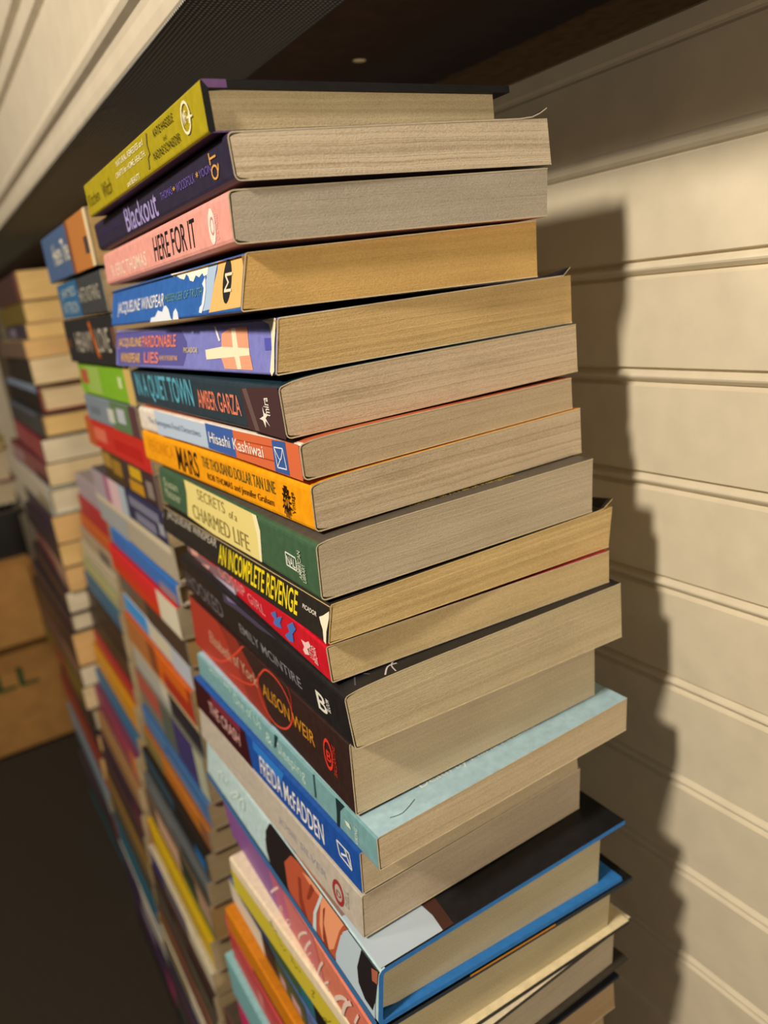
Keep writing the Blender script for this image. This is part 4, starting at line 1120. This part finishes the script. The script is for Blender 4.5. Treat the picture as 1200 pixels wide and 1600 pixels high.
# ------------------------------------------------------------------ second stack
PG = {'c': 'CDB893', 'g': 'C2B296', 'y': 'D6B57C', 'o': 'D2AC74'}
S2 = 'books in the second stack'
W_ = 1.0
T2 = [  # X, Y, turn, length, top, bottom, pages, spine colour, cover, colour fields, label
 (0.1033, 0.478, 0.0, 0.165, 0.0613, 0.0300, 'y', '48628C', '2B3550', [(0, 0.05, 0, 1, 'E3CBA0'), (0.05, 0.36, 0, 1, 'B9783E'), (0.05, 0.12, 0.25, 0.55, '4A3A3C'), (0.36, 0.41, 0, 1, '7A4B3A')],
  'blue paperback with an orange band, topmost of the second stack', [('t', 'title_lettering', 'D6D2C4', 'Here The', 0.128, 0.070, 0.30, 0.75, 0.3, 0)]),
 (0.1042, 0.478, 0.0, 0.150, 0.0275, 0.0040, 'c', '3D4147', '20242C', [(0.52, 0.98, 0, 1, '2F6692'), (0.5, 0.53, 0, 1, '25598C')],
  'dark grey paperback with a blue block, second from the top of the second stack', [('t', 'author_lettering', 'A9B4B8', 'JAMES', 0.138, 0.084, 0.52, 0.85, 0.1, 0), ('t', 'author_lettering', 'A9B4B8', 'PATTERSON', 0.138, 0.084, 0.12, 0.44, 0.1, 0), ('t', 'title_lettering', 'B4AFA2', 'HATE NOTHING', 0.074, 0.012, 0.35, 0.72, 0.1, 0)]),
 (0.1052, 0.478, 0.0, 0.165, 0.0030, -0.0278, 'c', '26262A', '26262A', [(0.88, 1, 0.35, 0.55, '5A3A2A'), (0, 0.06, 0.35, 0.75, '6A4A3A')],
  'black paperback with white capitals and an orange upright stroke', [('t', 'title_lettering', 'B7B0A2', 'HEAVY', 0.128, 0.070, 0.26, 0.70, 0.1, 0), ('t', 'title_lettering', 'B7B0A2', 'LOVE', 0.056, 0.018, 0.26, 0.75, 0.1, 0), ('line', 'title_lettering', 'C0682E', [(0.070, 0.9), (0.066, 0.6), (0.058, 0.15)], 0.004), ('line', 'title_lettering', 'C0682E', [(0.066, 0.9), (0.060, 0.5), (0.052, 0.15)], 0.002)]),
 (0.1087, 0.478, 0.0, 0.165, -0.0285, -0.0522, 'c', '7FB62A', '6A9A24', [(0, 0.10, 0, 1, 'D2B46A'), (0.55, 0.85, 0.1, 0.9, '9AB95A'), (0.80, 0.96, 0.35, 0.8, 'B05A42'), (0.16, 0.22, 0.4, 0.7, 'C9DCA4')],
  'bright green paperback in the second stack beside the slate book', []),
 (0.1077, 0.480, 0.0, 0.160, -0.0527, -0.0722, 'c', '7D8A9A', '4A5A48', [(0, 0.12, 0, 1, '5A3A40'), (0.12, 0.45, 0, 1, '5E7A58'), (0.2, 0.34, 0.3, 0.8, 'B5BCC8'), (0.4, 0.52, 0.2, 0.7, 'C4C8C0'), (0.7, 0.9, 0.3, 0.6, '6A7484')],
  'grey blue paperback with a green and white flower picture', []),
 (0.1097, 0.478, 0.0, 0.195, -0.0727, -0.0958, 'c', 'C8241E', 'A81E1A', [(0.86, 1, 0, 1, 'B85A30'), (0.62, 0.84, 0.3, 0.75, 'D8705A'), (0.1, 0.5, 0.25, 0.6, 'B81E1C')],
  'bright red paperback beside the orange yellow one', []),
 (0.1116, 0.478, 0.0, 0.165, -0.0964, -0.1200, 'c', '3E2C33', '33262A', [(0.6, 1, 0, 1, '4A3A22'), (0.62, 0.8, 0.3, 0.8, 'A0782A'), (0.82, 0.98, 0.4, 0.9, 'A8843A'), (0.26, 0.46, 0.55, 0.9, 'D2A81C'), (0.26, 0.5, 0.1, 0.45, 'C2901E'), (0.10, 0.2, 0.2, 0.7, '8A7F78'), (0, 0.06, 0, 1, '6A5A52')],
  'brown paperback with yellow lettering blocks, under the bright red one', []),
 (0.1108, 0.480, 0.0, 0.225, -0.1205, -0.1440, 'c', '2C2F52', '2A2C44', [(0.06, 0.42, 0.55, 0.85, '7A7C94'), (0.12, 0.36, 0.12, 0.42, '7A7C94'), (0.02, 0.08, 0.25, 0.6, '9A9CAC'), (0.46, 0.56, 0, 1, 'A9B8C6'), (0.56, 0.72, 0, 1, 'D8B8C0'), (0.72, 0.80, 0, 1, 'A8698A'), (0.80, 1, 0, 1, 'A89AA4')],
  'navy paperback with grey lettering and a pink and lilac far half', []),
 (0.1120, 0.484, 0.0, 0.235, -0.1447, -0.1702, 'g', 'AFA796', 'CFC6B2', [(0.55, 1, 0.0, 0.7, '9FA3A6'), (0, 1, 0.78, 1, 'CFC4AC')],
  'big pale grey hardback whose corner juts out beside the nearest stack', []),
 (0.1105, 0.485, 0.0, 0.195, -0.1707, -0.1865, 'g', '2E6FC0', '2A5FA8', [(0.02, 0.24, 0, 0.45, '8E7F8C')],
  'thin blue paperback under the big pale grey hardback', []),
 (0.1080, 0.487, 0.0, 0.205, -0.1870, -0.2105, 'g', 'D8232B', 'B8201E', [(0, 0.25, 0, 1, 'D9D3BE'), (0.25, 1, 0, 0.45, 'CC3B1C')],
  'red book with a white near end, under the thin blue one', []),
 (0.1098, 0.489, 0.0, 0.200, -0.2110, -0.2330, 'o', '6A5546', '4A3A30', [(0, 0.55, 0, 1, '4A3A30'), (0.80, 1, 0.1, 0.7, '6A625A')],
  'dull brown paperback with grey far end, under the red and white book', []),
 (0.1094, 0.491, 0.0, 0.195, -0.2335, -0.2512, 'c', 'C2CBD2', 'BFC6C6', [(0, 0.25, 0, 1, 'B9C0D0'), (0.25, 0.55, 0.2, 1, 'CFC9B2'), (0.6, 1, 0.1, 1, '3C96E0')],
  'white paperback with a vivid blue far end', []),
 (0.1065, 0.493, 0.0, 0.195, -0.2517, -0.2790, 'y', 'D8661A', 'B55318', [(0, 0.06, 0, 1, 'A83A1A'), (0.02, 0.40, 0, 0.5, 'A83620'), (0.48, 0.60, 0, 1, '8A4A2C'), (0.60, 1, 0, 1, 'B0703E')],
  'orange paperback with a tan far half, under the white and blue one', []),
 (0.1078, 0.496, 0.0, 0.195, -0.2800, -0.3075, 'g', '2A2832', '2A2832', [(0, 1, 0.76, 1, 'C2AC84'), (0.42, 1, 0, 0.76, 'B0AEA8'), (0.42, 0.54, 0.3, 0.76, 'CFC9BA')],
  'dark navy paperback with tan top band and grey far half', []),
 (0.1058, 0.499, 0.0, 0.195, -0.3080, -0.3460, 'c', '7A7A70', '6A6A62', [(0, 0.12, 0, 1, 'B0B6A0'), (0.12, 0.40, 0, 1, '423A70'), (0.40, 0.60, 0, 1, '5E645A'), (0.60, 1, 0.4, 1, 'B0574A')],
  'grey green paperback with a violet band and whitish near end', []),
 (0.1033, 0.502, 0.0, 0.190, -0.3465, -0.3690, 'c', '3F6FA6', '34598C', [(0.1, 0.6, 0.2, 0.4, '5B88B8'), (0.6, 1, 0.5, 0.8, '5B88B8')],
  'steel blue paperback above the burnt orange one', []),
 (0.0999, 0.504, 0.0, 0.190, -0.3695, -0.3892, 'c', 'BE7326', '9A5C20', [(0, 0.12, 0, 1, '8A5A3A'), (0.66, 1, 0, 1, '8A7A48')],
  'burnt orange paperback with an olive far end', []),
 (0.0950, 0.506, 0.0, 0.188, -0.3900, -0.4145, 'c', '1E1A18', '1E1A18', [(0.04, 0.18, 0.15, 0.6, '1F6AAE'), (0.46, 1, 0.5, 1, '35546A')],
  'black paperback with a bright blue patch near its end', []),
 (0.0911, 0.508, 0.0, 0.186, -0.4150, -0.4365, 'c', '62666A', '54585C', [(0, 0.4, 0, 0.5, '3A4440'), (0.5, 0.9, 0.5, 0.9, '7A7E82')],
  'ash grey paperback under the black one with the blue patch', []),
 (0.0892, 0.510, 0.0, 0.190, -0.4370, -0.4700, 'o', '6A5444', '5A4838', [(0, 0.18, 0.3, 1, 'B09078'), (0.18, 0.42, 0.2, 1, '2E3A2E'), (0.42, 0.8, 0.3, 1, 'CDA68C'), (0, 0.4, 0, 0.3, '5E6A38')],
  'brown paperback with peach and dark green patches', []),
 (0.0850, 0.513, 0.0, 0.190, -0.4705, -0.5000, 'c', 'D2AE10', 'B8980E', [(0.2, 0.7, 0.1, 0.3, 'A88E14'), (0.94, 1, 0, 1, 'B04838')],
  'bright yellow paperback low in the second stack', []),
 (0.0810, 0.515, 0.0, 0.188, -0.5005, -0.5230, 'c', 'CFC6AE', 'B8B09C', [(0.36, 0.75, 0, 1, '77706E'), (0.36, 0.6, 0.4, 1, '64587A'), (0.75, 1, 0, 1, '3F3F7E')],
  'cream and violet paperback under the bright yellow one', []),
 (0.0785, 0.516, 0.0, 0.190, -0.5235, -0.5490, 'c', '3A2522', '3A2522', [(0.4, 0.6, 0.3, 0.8, '5A4A40'), (0.7, 1, 0, 1, '4A3A34')],
  'dark maroon brown paperback low in the second stack', []),
 (0.0765, 0.517, 0.0, 0.190, -0.5495, -0.5720, 'c', '4A4438', '4A4438', [(0, 0.3, 0, 0.6, '6A5A48'), (0.4, 0.7, 0, 1, '5A3E34')],
  'dull olive brown paperback low in the second stack', []),
 (0.0750, 0.517, 0.0, 0.190, -0.5725, -0.5960, 'c', '7A4A38', '6A4034', [(0.2, 0.6, 0, 1, '6E4A3C'), (0.6, 1, 0, 1, '77582E')],
  'rust brown paperback low in the second stack', []),
 (0.0735, 0.518, 0.0, 0.190, -0.5965, -0.6200, 'c', 'C9C0AC', 'B8B09C', [(0.5, 1, 0, 1, '8A7A50')],
  'grey cream paperback under the rust brown one', []),
 (0.0725, 0.518, 0.0, 0.190, -0.6205, -0.6500, 'c', '2A3048', '2A3048', [(0.3, 0.7, 0.2, 0.8, '4A3A50')], 'dark blue paperback near the foot of the second stack', []),
 (0.0715, 0.519, 0.0, 0.190, -0.6505, -0.6880, 'c', '4A2E3A', '3A2630', [], 'dark plum hardback near the foot of the second stack', []),
 (0.0710, 0.519, 0.0, 0.190, -0.6885, -0.7290, 'c', '33403A', '2C3630', [], 'dark green hardback second from the foot of the second stack', []),
 (0.0710, 0.519, 0.0, 0.190, -0.7295, -0.7698, 'c', '3A3034', '2E282A', [], 'dark hardback standing on the floor at the foot of the second stack', []),
]
above = None
for i, (X, Y, th, L, za, zb, pg, sp, top, segs, lab, st) in enumerate(T2):
    hard = 'hardback' in lab
    above = simple_book('hardback_book' if hard else 'paperback_book', X, Y, th, 0.140 if L > 0.21 else 0.132, L, za, zb, sp, lab, segs, top, PG[pg], S2,
                        above=above, hard=hard, rim='DDD2BC', strokes=st)

# ------------------------------------------------------------------ third stack, set closely behind the second
S3 = 'books in the third stack'
T3 = [  # X, top, bottom, spine, cover, length, colour fields, label
 (0.1165, -0.1480, -0.1720, 'A89AA4', '8A7F88', 0.13, [], 'lilac grey paperback, topmost of the third stack'),
 (0.1155, -0.1725, -0.1940, 'B02A34', '8A2028', 0.14, [], 'dark crimson paperback second from the top of the third stack'),
 (0.1140, -0.1945, -0.2105, 'C4602A', 'A04E22', 0.15, [], 'thin rusty orange paperback high in the third stack'),
 (0.1125, -0.2110, -0.2290, 'A89880', '8A7C68', 0.16, [(0.1, 0.4, 0.1, 0.8, '6A625A')], 'beige paperback with a grey smudge in the third stack'),
 (0.1115, -0.2295, -0.2480, 'BDB29A', 'A89E88', 0.17, [], 'pale stone paperback in the third stack'),
 (0.1085, -0.2485, -0.2640, 'A8A878', '8E8E66', 0.17, [], 'pale greenish paperback in the third stack above the teal one'),
 (0.1070, -0.2645, -0.2860, '2F6688', '285874', 0.17, [], 'sea blue paperback in the third stack above two black ones'),
 (0.1060, -0.2865, -0.3140, '2A221E', '2A221E', 0.18, [], 'black paperback under the sea blue one in the third stack'),
 (0.1050, -0.3145, -0.3435, '33281F', '2E241C', 0.19, [(0.0, 0.3, 0.2, 0.7, '5A3A28')], 'blackish brown paperback above the crimson one in the third stack'),
 (0.1035, -0.3440, -0.3620, 'B0262E', '8E1E26', 0.19, [], 'vivid crimson paperback on the golden one in the third stack'),
 (0.1000, -0.3625, -0.3945, 'D4941A', 'B07A14', 0.20, [], 'golden yellow paperback in the third stack'),
 (0.0960, -0.3950, -0.4150, '2F6C98', '285C82', 0.20, [], 'denim blue paperback under the golden one in the third stack'),
 (0.0900, -0.4155, -0.4485, '8A3A54', '743048', 0.20, [(0.0, 0.14, 0.2, 1, 'CE7838'), (0.14, 0.5, 0.5, 1, 'A8445A')], 'plum paperback with an orange spot at its near end'),
 (0.0855, -0.4490, -0.4775, 'A47C50', '8A6844', 0.20, [], 'tan paperback under the plum one in the third stack'),
 (0.0825, -0.4780, -0.5025, '3A2838', '34242F', 0.20, [(0, 0.2, 0, 1, '6A3440')], 'dark aubergine paperback under the tan one in the third stack'),
 (0.0800, -0.5030, -0.5330, '4A3230', '44302C', 0.20, [], 'dark umber paperback low in the third stack'),
 (0.0780, -0.5335, -0.5625, '8A6A34', '745A2C', 0.20, [], 'bronze brown paperback low in the third stack'),
 (0.0765, -0.5630, -0.5940, '4A463C', '44403A', 0.20, [], 'drab grey paperback low in the third stack'),
 (0.0745, -0.5945, -0.6290, '1F6078', '1C566C', 0.21, [(0.92, 1, 0, 1, 'B04A3A')], 'deep teal paperback low in the third stack'),
 (0.0735, -0.6295, -0.6600, 'C9C0B4', 'B0A89C', 0.20, [(0.5, 1, 0, 1, '4A3A5A')], 'chalk white paperback with a violet far half in the third stack'),
 (0.0730, -0.6605, -0.6950, '2C2A44', '28263C', 0.20, [(0.3, 0.6, 0.2, 0.9, '9A94A0')], 'midnight blue paperback with a pale patch in the third stack'),
 (0.0730, -0.6955, -0.7300, '4E2E56', '46284E', 0.20, [(0, 0.2, 0, 1, 'A0406A')], 'purple paperback with a pink near end in the third stack'),
 (0.0730, -0.7305, -0.7698, '242024', '242024', 0.21, [], 'black paperback on the floor at the foot of the third stack'),
]
above = None
for i, (X, za, zb, sp, top, L, segs, lab) in enumerate(T3):
    above = simple_book('paperback_book', X, 0.722, 0.0, 0.138, L, za, zb, sp, lab, segs, top, PG['c'], S3, above=above)

# ------------------------------------------------------------------ fourth stack, furthest from the camera
S4 = 'books in the fourth stack'
T4 = [  # X, top, bottom, pages, spine, cover, length, hard, colour fields, label
 (0.0930, 0.0478, 0.0238, 'y', '4A3030', 'C9A46A', 0.20, 0, [(0, 0.1, 0, 1, '7A4A40')], 'dark maroon paperback with yellowed leaves, topmost of the fourth stack'),
 (0.0925, 0.0222, 0.0050, 'y', '6A5A26', 'C9A46A', 0.20, 0, [], 'olive spined paperback second from the top of the fourth stack'),
 (0.0908, 0.0046, -0.0084, 'y', '3A3044', 'C9A46A', 0.19, 0, [(0.5, 0.8, 0.2, 0.8, '7A7488')], 'thin purple black paperback high in the fourth stack'),
 (0.0855, -0.0088, -0.0244, 'o', '6A5548', 'C9A46A', 0.19, 0, [], 'dun brown paperback with deep yellow leaves in the fourth stack'),
 (0.0865, -0.0248, -0.0470, 'c', '2A2622', '2E2A26', 0.21, 0, [], 'black paperback with pale leaves fifth from the top of the fourth stack'),
 (0.0886, -0.0482, -0.0720, 'c', '201C1E', '8A2A2E', 0.26, 1, [(0.05, 1, 0.70, 1, '7C8CA4')], 'dark hardback with red board edges in the fourth stack'),
 (0.0841, -0.0729, -0.0945, 'y', '3A3C42', '35363A', 0.25, 1, [(0.1, 1, 0.8, 1, '5A6270')], 'charcoal hardback with rounded spine under the red-edged one'),
 (0.0800, -0.0951, -0.1165, 'g', '8C2E3C', '6A2630', 0.25, 0, [(0.5, 1, 0, 1, '9A4A54')], 'crimson paperback in the fourth stack'),
 (0.0786, -0.1172, -0.1378, 'c', '7A3A40', '5A2A2E', 0.25, 0, [(0, 0.3, 0, 0.4, '4A1E24'), (0.6, 1, 0.2, 0.8, '9A7A80')], 'faded maroon paperback under the crimson one'),
 (0.0750, -0.1386, -0.1640, 'g', 'B5AE9E', 'AEB4AE', 0.27, 1, [(0, 0.3, 0, 0.5, '8A8068')], 'pale grey hardback with pale board edges in the fourth stack'),
 (0.0726, -0.1648, -0.1912, 'o', '3C2C3E', '3A2C3A', 0.25, 0, [], 'deep purple paperback under the pale grey hardback'),
 (0.0725, -0.1920, -0.2138, 'y', '3A2C34', '382C30', 0.25, 0, [], 'dark aubergine paperback in the fourth stack'),
 (0.0722, -0.2146, -0.2378, 'o', 'A2806E', '9A7A66', 0.26, 0, [(0.3, 1, 0, 0.5, '8A4A4A')], 'dusty pink paperback midway in the fourth stack'),
 (0.0682, -0.2386, -0.2588, 'g', '322628', '302428', 0.24, 0, [], 'brown black paperback under the dusty pink one'),
 (0.0663, -0.2594, -0.2786, 'g', '2E222E', '2A2028', 0.24, 1, [], 'thin black hardback with white leaves in the fourth stack'),
 (0.0643, -0.2794, -0.3132, 'o', '3A2A26', '382A26', 0.24, 0, [], 'thick dark brown paperback with tan leaves in the fourth stack'),
 (0.0636, -0.3140, -0.3340, 'g', '7A5A48', '6A4A3C', 0.25, 0, [(0.4, 1, 0, 1, '6A4A44')], 'reddish tan paperback in the lower fourth stack'),
 (0.0610, -0.3346, -0.3580, 'c', '6A5A20', '5A4A20', 0.24, 0, [(0.35, 0.7, 0, 1, '8A4030')], 'mustard spined paperback in the lower fourth stack'),
 (0.0640, -0.3588, -0.3858, 'g', '2A2224', '2A2224', 0.24, 1, [], 'coal black hardback in the lower fourth stack'),
 (0.0633, -0.3866, -0.4128, 'o', '33262A', '33262A', 0.24, 0, [(0.5, 1, 0, 1, '5A3A2A')], 'dark cocoa paperback in the lower fourth stack'),
 (0.0605, -0.4140, -0.4388, 'o', '8A3A2A', '7A3026', 0.25, 0, [(0.3, 0.8, 0.3, 0.8, '8A5A3A')], 'brick red paperback in the lower fourth stack'),
 (0.0626, -0.4394, -0.4568, 'o', 'B8281E', '982018', 0.24, 0, [], 'thin scarlet paperback in the lower fourth stack'),
 (0.0600, -0.4574, -0.4860, 'o', '7A8C9A', '6A7A86', 0.26, 0, [(0, 0.10, 0, 1, 'A9B2A8')], 'pale blue grey paperback low in the fourth stack'),
 (0.0610, -0.4868, -0.5110, 'c', '2A2A3A', '2A2A38', 0.24, 0, [], 'ink blue paperback low in the fourth stack'),
 (0.0620, -0.5118, -0.5350, 'c', '4A3A44', '44363E', 0.23, 0, [(0, 0.1, 0, 1, 'A89A88')], 'dull mauve paperback low in the fourth stack'),
 (0.0630, -0.5358, -0.5580, 'c', 'B04A3A', '983E30', 0.22, 0, [(0.12, 1, 0, 1, '3A2A2E')], 'dark paperback with a brick near end low in the fourth stack'),
 (0.0640, -0.5588, -0.5830, 'c', '25606E', '205260', 0.23, 0, [], 'deep teal paperback low in the fourth stack'),
 (0.0650, -0.5838, -0.6110, 'c', '2A6878', '245A68', 0.24, 0, [(0, 0.12, 0, 1, 'C9C0B4')], 'teal paperback with a white near end, low in the fourth stack'),
 (0.0660, -0.6118, -0.6370, 'c', 'B4ACA2', 'A09890', 0.23, 0, [(0.3, 0.6, 0, 1, '3A3450')], 'white and navy paperback low in the fourth stack'),
 (0.0670, -0.6378, -0.6650, 'c', '33304A', '2E2C40', 0.23, 0, [(0.55, 0.75, 0, 1, '9A94A0')], 'navy violet paperback near the foot of the fourth stack'),
 (0.0680, -0.6658, -0.6960, 'c', '4A2E4E', '42284A', 0.23, 0, [(0.0, 0.15, 0, 1, 'A0406A'), (0.6, 1, 0, 0.6, '2A2438')], 'violet paperback with a pink end near the foot of the fourth stack'),
 (0.0690, -0.6968, -0.7300, 'c', '9A8E86', '8A8078', 0.23, 0, [(0.4, 1, 0, 1, '2C2836')], 'greyish white paperback second from the foot of the fourth stack'),
 (0.0700, -0.7308, -0.7698, 'c', '201E20', '201E20', 0.23, 1, [], 'black hardback on the floor at the foot of the fourth stack'),
]
above = None
rnd = random.Random(3)
KF = 1.2534
PF = {'c': 'EAD6AE', 'g': 'E6DCC4', 'y': 'ECC98A', 'o': 'E6BE84'}
for i, (X, za, zb, pg, sp, top, L, hard, segs, lab) in enumerate(T4):
    if za * KF < -0.745:
        break
    z2 = zb * KF if zb * KF > -0.745 else -0.7698
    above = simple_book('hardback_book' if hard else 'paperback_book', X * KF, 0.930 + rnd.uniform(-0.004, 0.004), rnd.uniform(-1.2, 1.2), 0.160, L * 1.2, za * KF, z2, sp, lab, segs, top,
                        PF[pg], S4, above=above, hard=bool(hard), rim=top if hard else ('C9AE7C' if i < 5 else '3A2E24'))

# ------------------------------------------------------------------ things on the floor beyond the stacks
box = empty('cardboard_box', (-0.16, 1.66, 0.0))
tag(box, 'brown cardboard box with green capitals on the dark floor beyond the stacks', 'box')

def rel(mb, root):
    l = root.location
    mb.v = [(x - l[0], y - l[1], z - l[2]) for x, y, z in mb.v]
    return mb
bx0, bx1, by0, by1, bz1 = -0.42, 0.10, 1.520, 1.80, OZ - 0.405
mb = MB()
t = 0.005
mb.box(bx0, bx1, by0, by0 + t, 0.0, bz1)
mb.box(bx0, bx1, by1 - t, by1, 0.0, bz1)
mb.box(bx0, bx0 + t, by0 + t, by1 - t, 0.0, bz1)
mb.box(bx1 - t, bx1, by0 + t, by1 - t, 0.0, bz1)
mb.box(bx0, bx1, by0, by1, 0.0, t)
rel(mb, box).obj('box_body', M_CARD, box)
for (za, zb_, y0, y1) in ((OZ - 0.410, OZ - 0.545, by0 - 0.003, by0 - 0.030),):
    mb = MB()
    mb.add([(bx0 + 0.01, y0, za), (bx1 - 0.01, y0, za), (bx1 - 0.01, y1, zb_), (bx0 + 0.01, y1, zb_),
            (bx0 + 0.01, y0 + 0.004, za), (bx1 - 0.01, y0 + 0.004, za), (bx1 - 0.01, y1 + 0.004, zb_), (bx0 + 0.01, y1 + 0.004, zb_)],
           [(0, 1, 2, 3), (4, 7, 6, 5), (0, 4, 5, 1), (1, 5, 6, 2), (2, 6, 7, 3), (3, 7, 4, 0)])
    rel(mb, box).obj('flap', M_CARD, box)
mb = MB()
mb.box(bx0 + 0.006, bx1 - 0.006, by0 + 0.006, by1 - 0.006, bz1 + 0.0, bz1 + 0.005)
rel(mb, box).obj('inner_flap', M_CARD, box)
tv, tf = TEXT[('ELL', 0.3)]
lx0, lx1, lz0, lz1 = -0.055, 0.058, OZ - 0.640, OZ - 0.600
mesh_obj('printed_capitals', [(lx0 + (lx1 - lx0) * u + 0.16, by0 - 0.0006 - 1.66, lz0 + (lz1 - lz0) * v) for u, v in tv], tf, ink_mat('1F4A28'), box)

crate = empty('plastic_tray', (-0.14, 1.67, bz1 + 0.0052))
tag(crate, 'glossy black plastic tray resting on the brown cardboard box', 'tray')
z0 = bz1 + 0.0052
mb = MB()
mb.box(-0.38, 0.10, 1.55, 1.79, z0, z0 + 0.006)
for a in ((-0.38, 0.10, 1.55, 1.556), (-0.38, 0.10, 1.784, 1.79), (-0.38, -0.374, 1.556, 1.784), (0.094, 0.10, 1.556, 1.784)):
    mb.box(*a, z0 + 0.006, z0 + 0.085)
rel(mb, crate).obj('tray_body', M_BLACK, crate)
mb = MB()
for a in ((-0.39, 0.11, 1.540, 1.552), (-0.39, 0.11, 1.788, 1.80), (-0.39, -0.378, 1.552, 1.788), (0.098, 0.11, 1.552, 1.788)):
    mb.box(*a, z0 + 0.078, z0 + 0.088)
rel(mb, crate).obj('tray_rim', M_BLACK, crate)
z1 = z0 + 0.0885 - OZ
zc = z1
for hgt, colr, lab in ((0.045, '2E4A52', 'dark teal hardback lying across the black tray'), (0.060, '8A2A22', 'thick red hardback on the teal one beyond the stacks'), (0.016, 'A8921E', 'thin yellow paperback on the thick red hardback beyond the stacks')):
    b = Book('hardback_book' if hgt > 0.02 else 'paperback_book', -0.27, 1.585, 0.0, 0.385, 0.205, zc + hgt, zc, zc + hgt, zc, top=colr, spine=colr, back=colr, pages=colr if 0 else 'C2B296', rim=colr,
             hard=hgt > 0.02, tc=0.002, inset=-0.0004 if 0 else 0.003, fore_in=0.005, group='books on the black tray', label=lab)
    # these lie with their long spines to the camera
    b.e.rotation_euler = (0, 0, math.radians(-90))
    b.e.location = (-0.27, 1.585 + 0.205 - 0.001, b.e.location.z)
    b.e.location = (-0.27, 1.60, b.e.location.z)
    b.e.rotation_euler = (0, 0, 0)
    mb = MB()
    zc += hgt + 0.0003
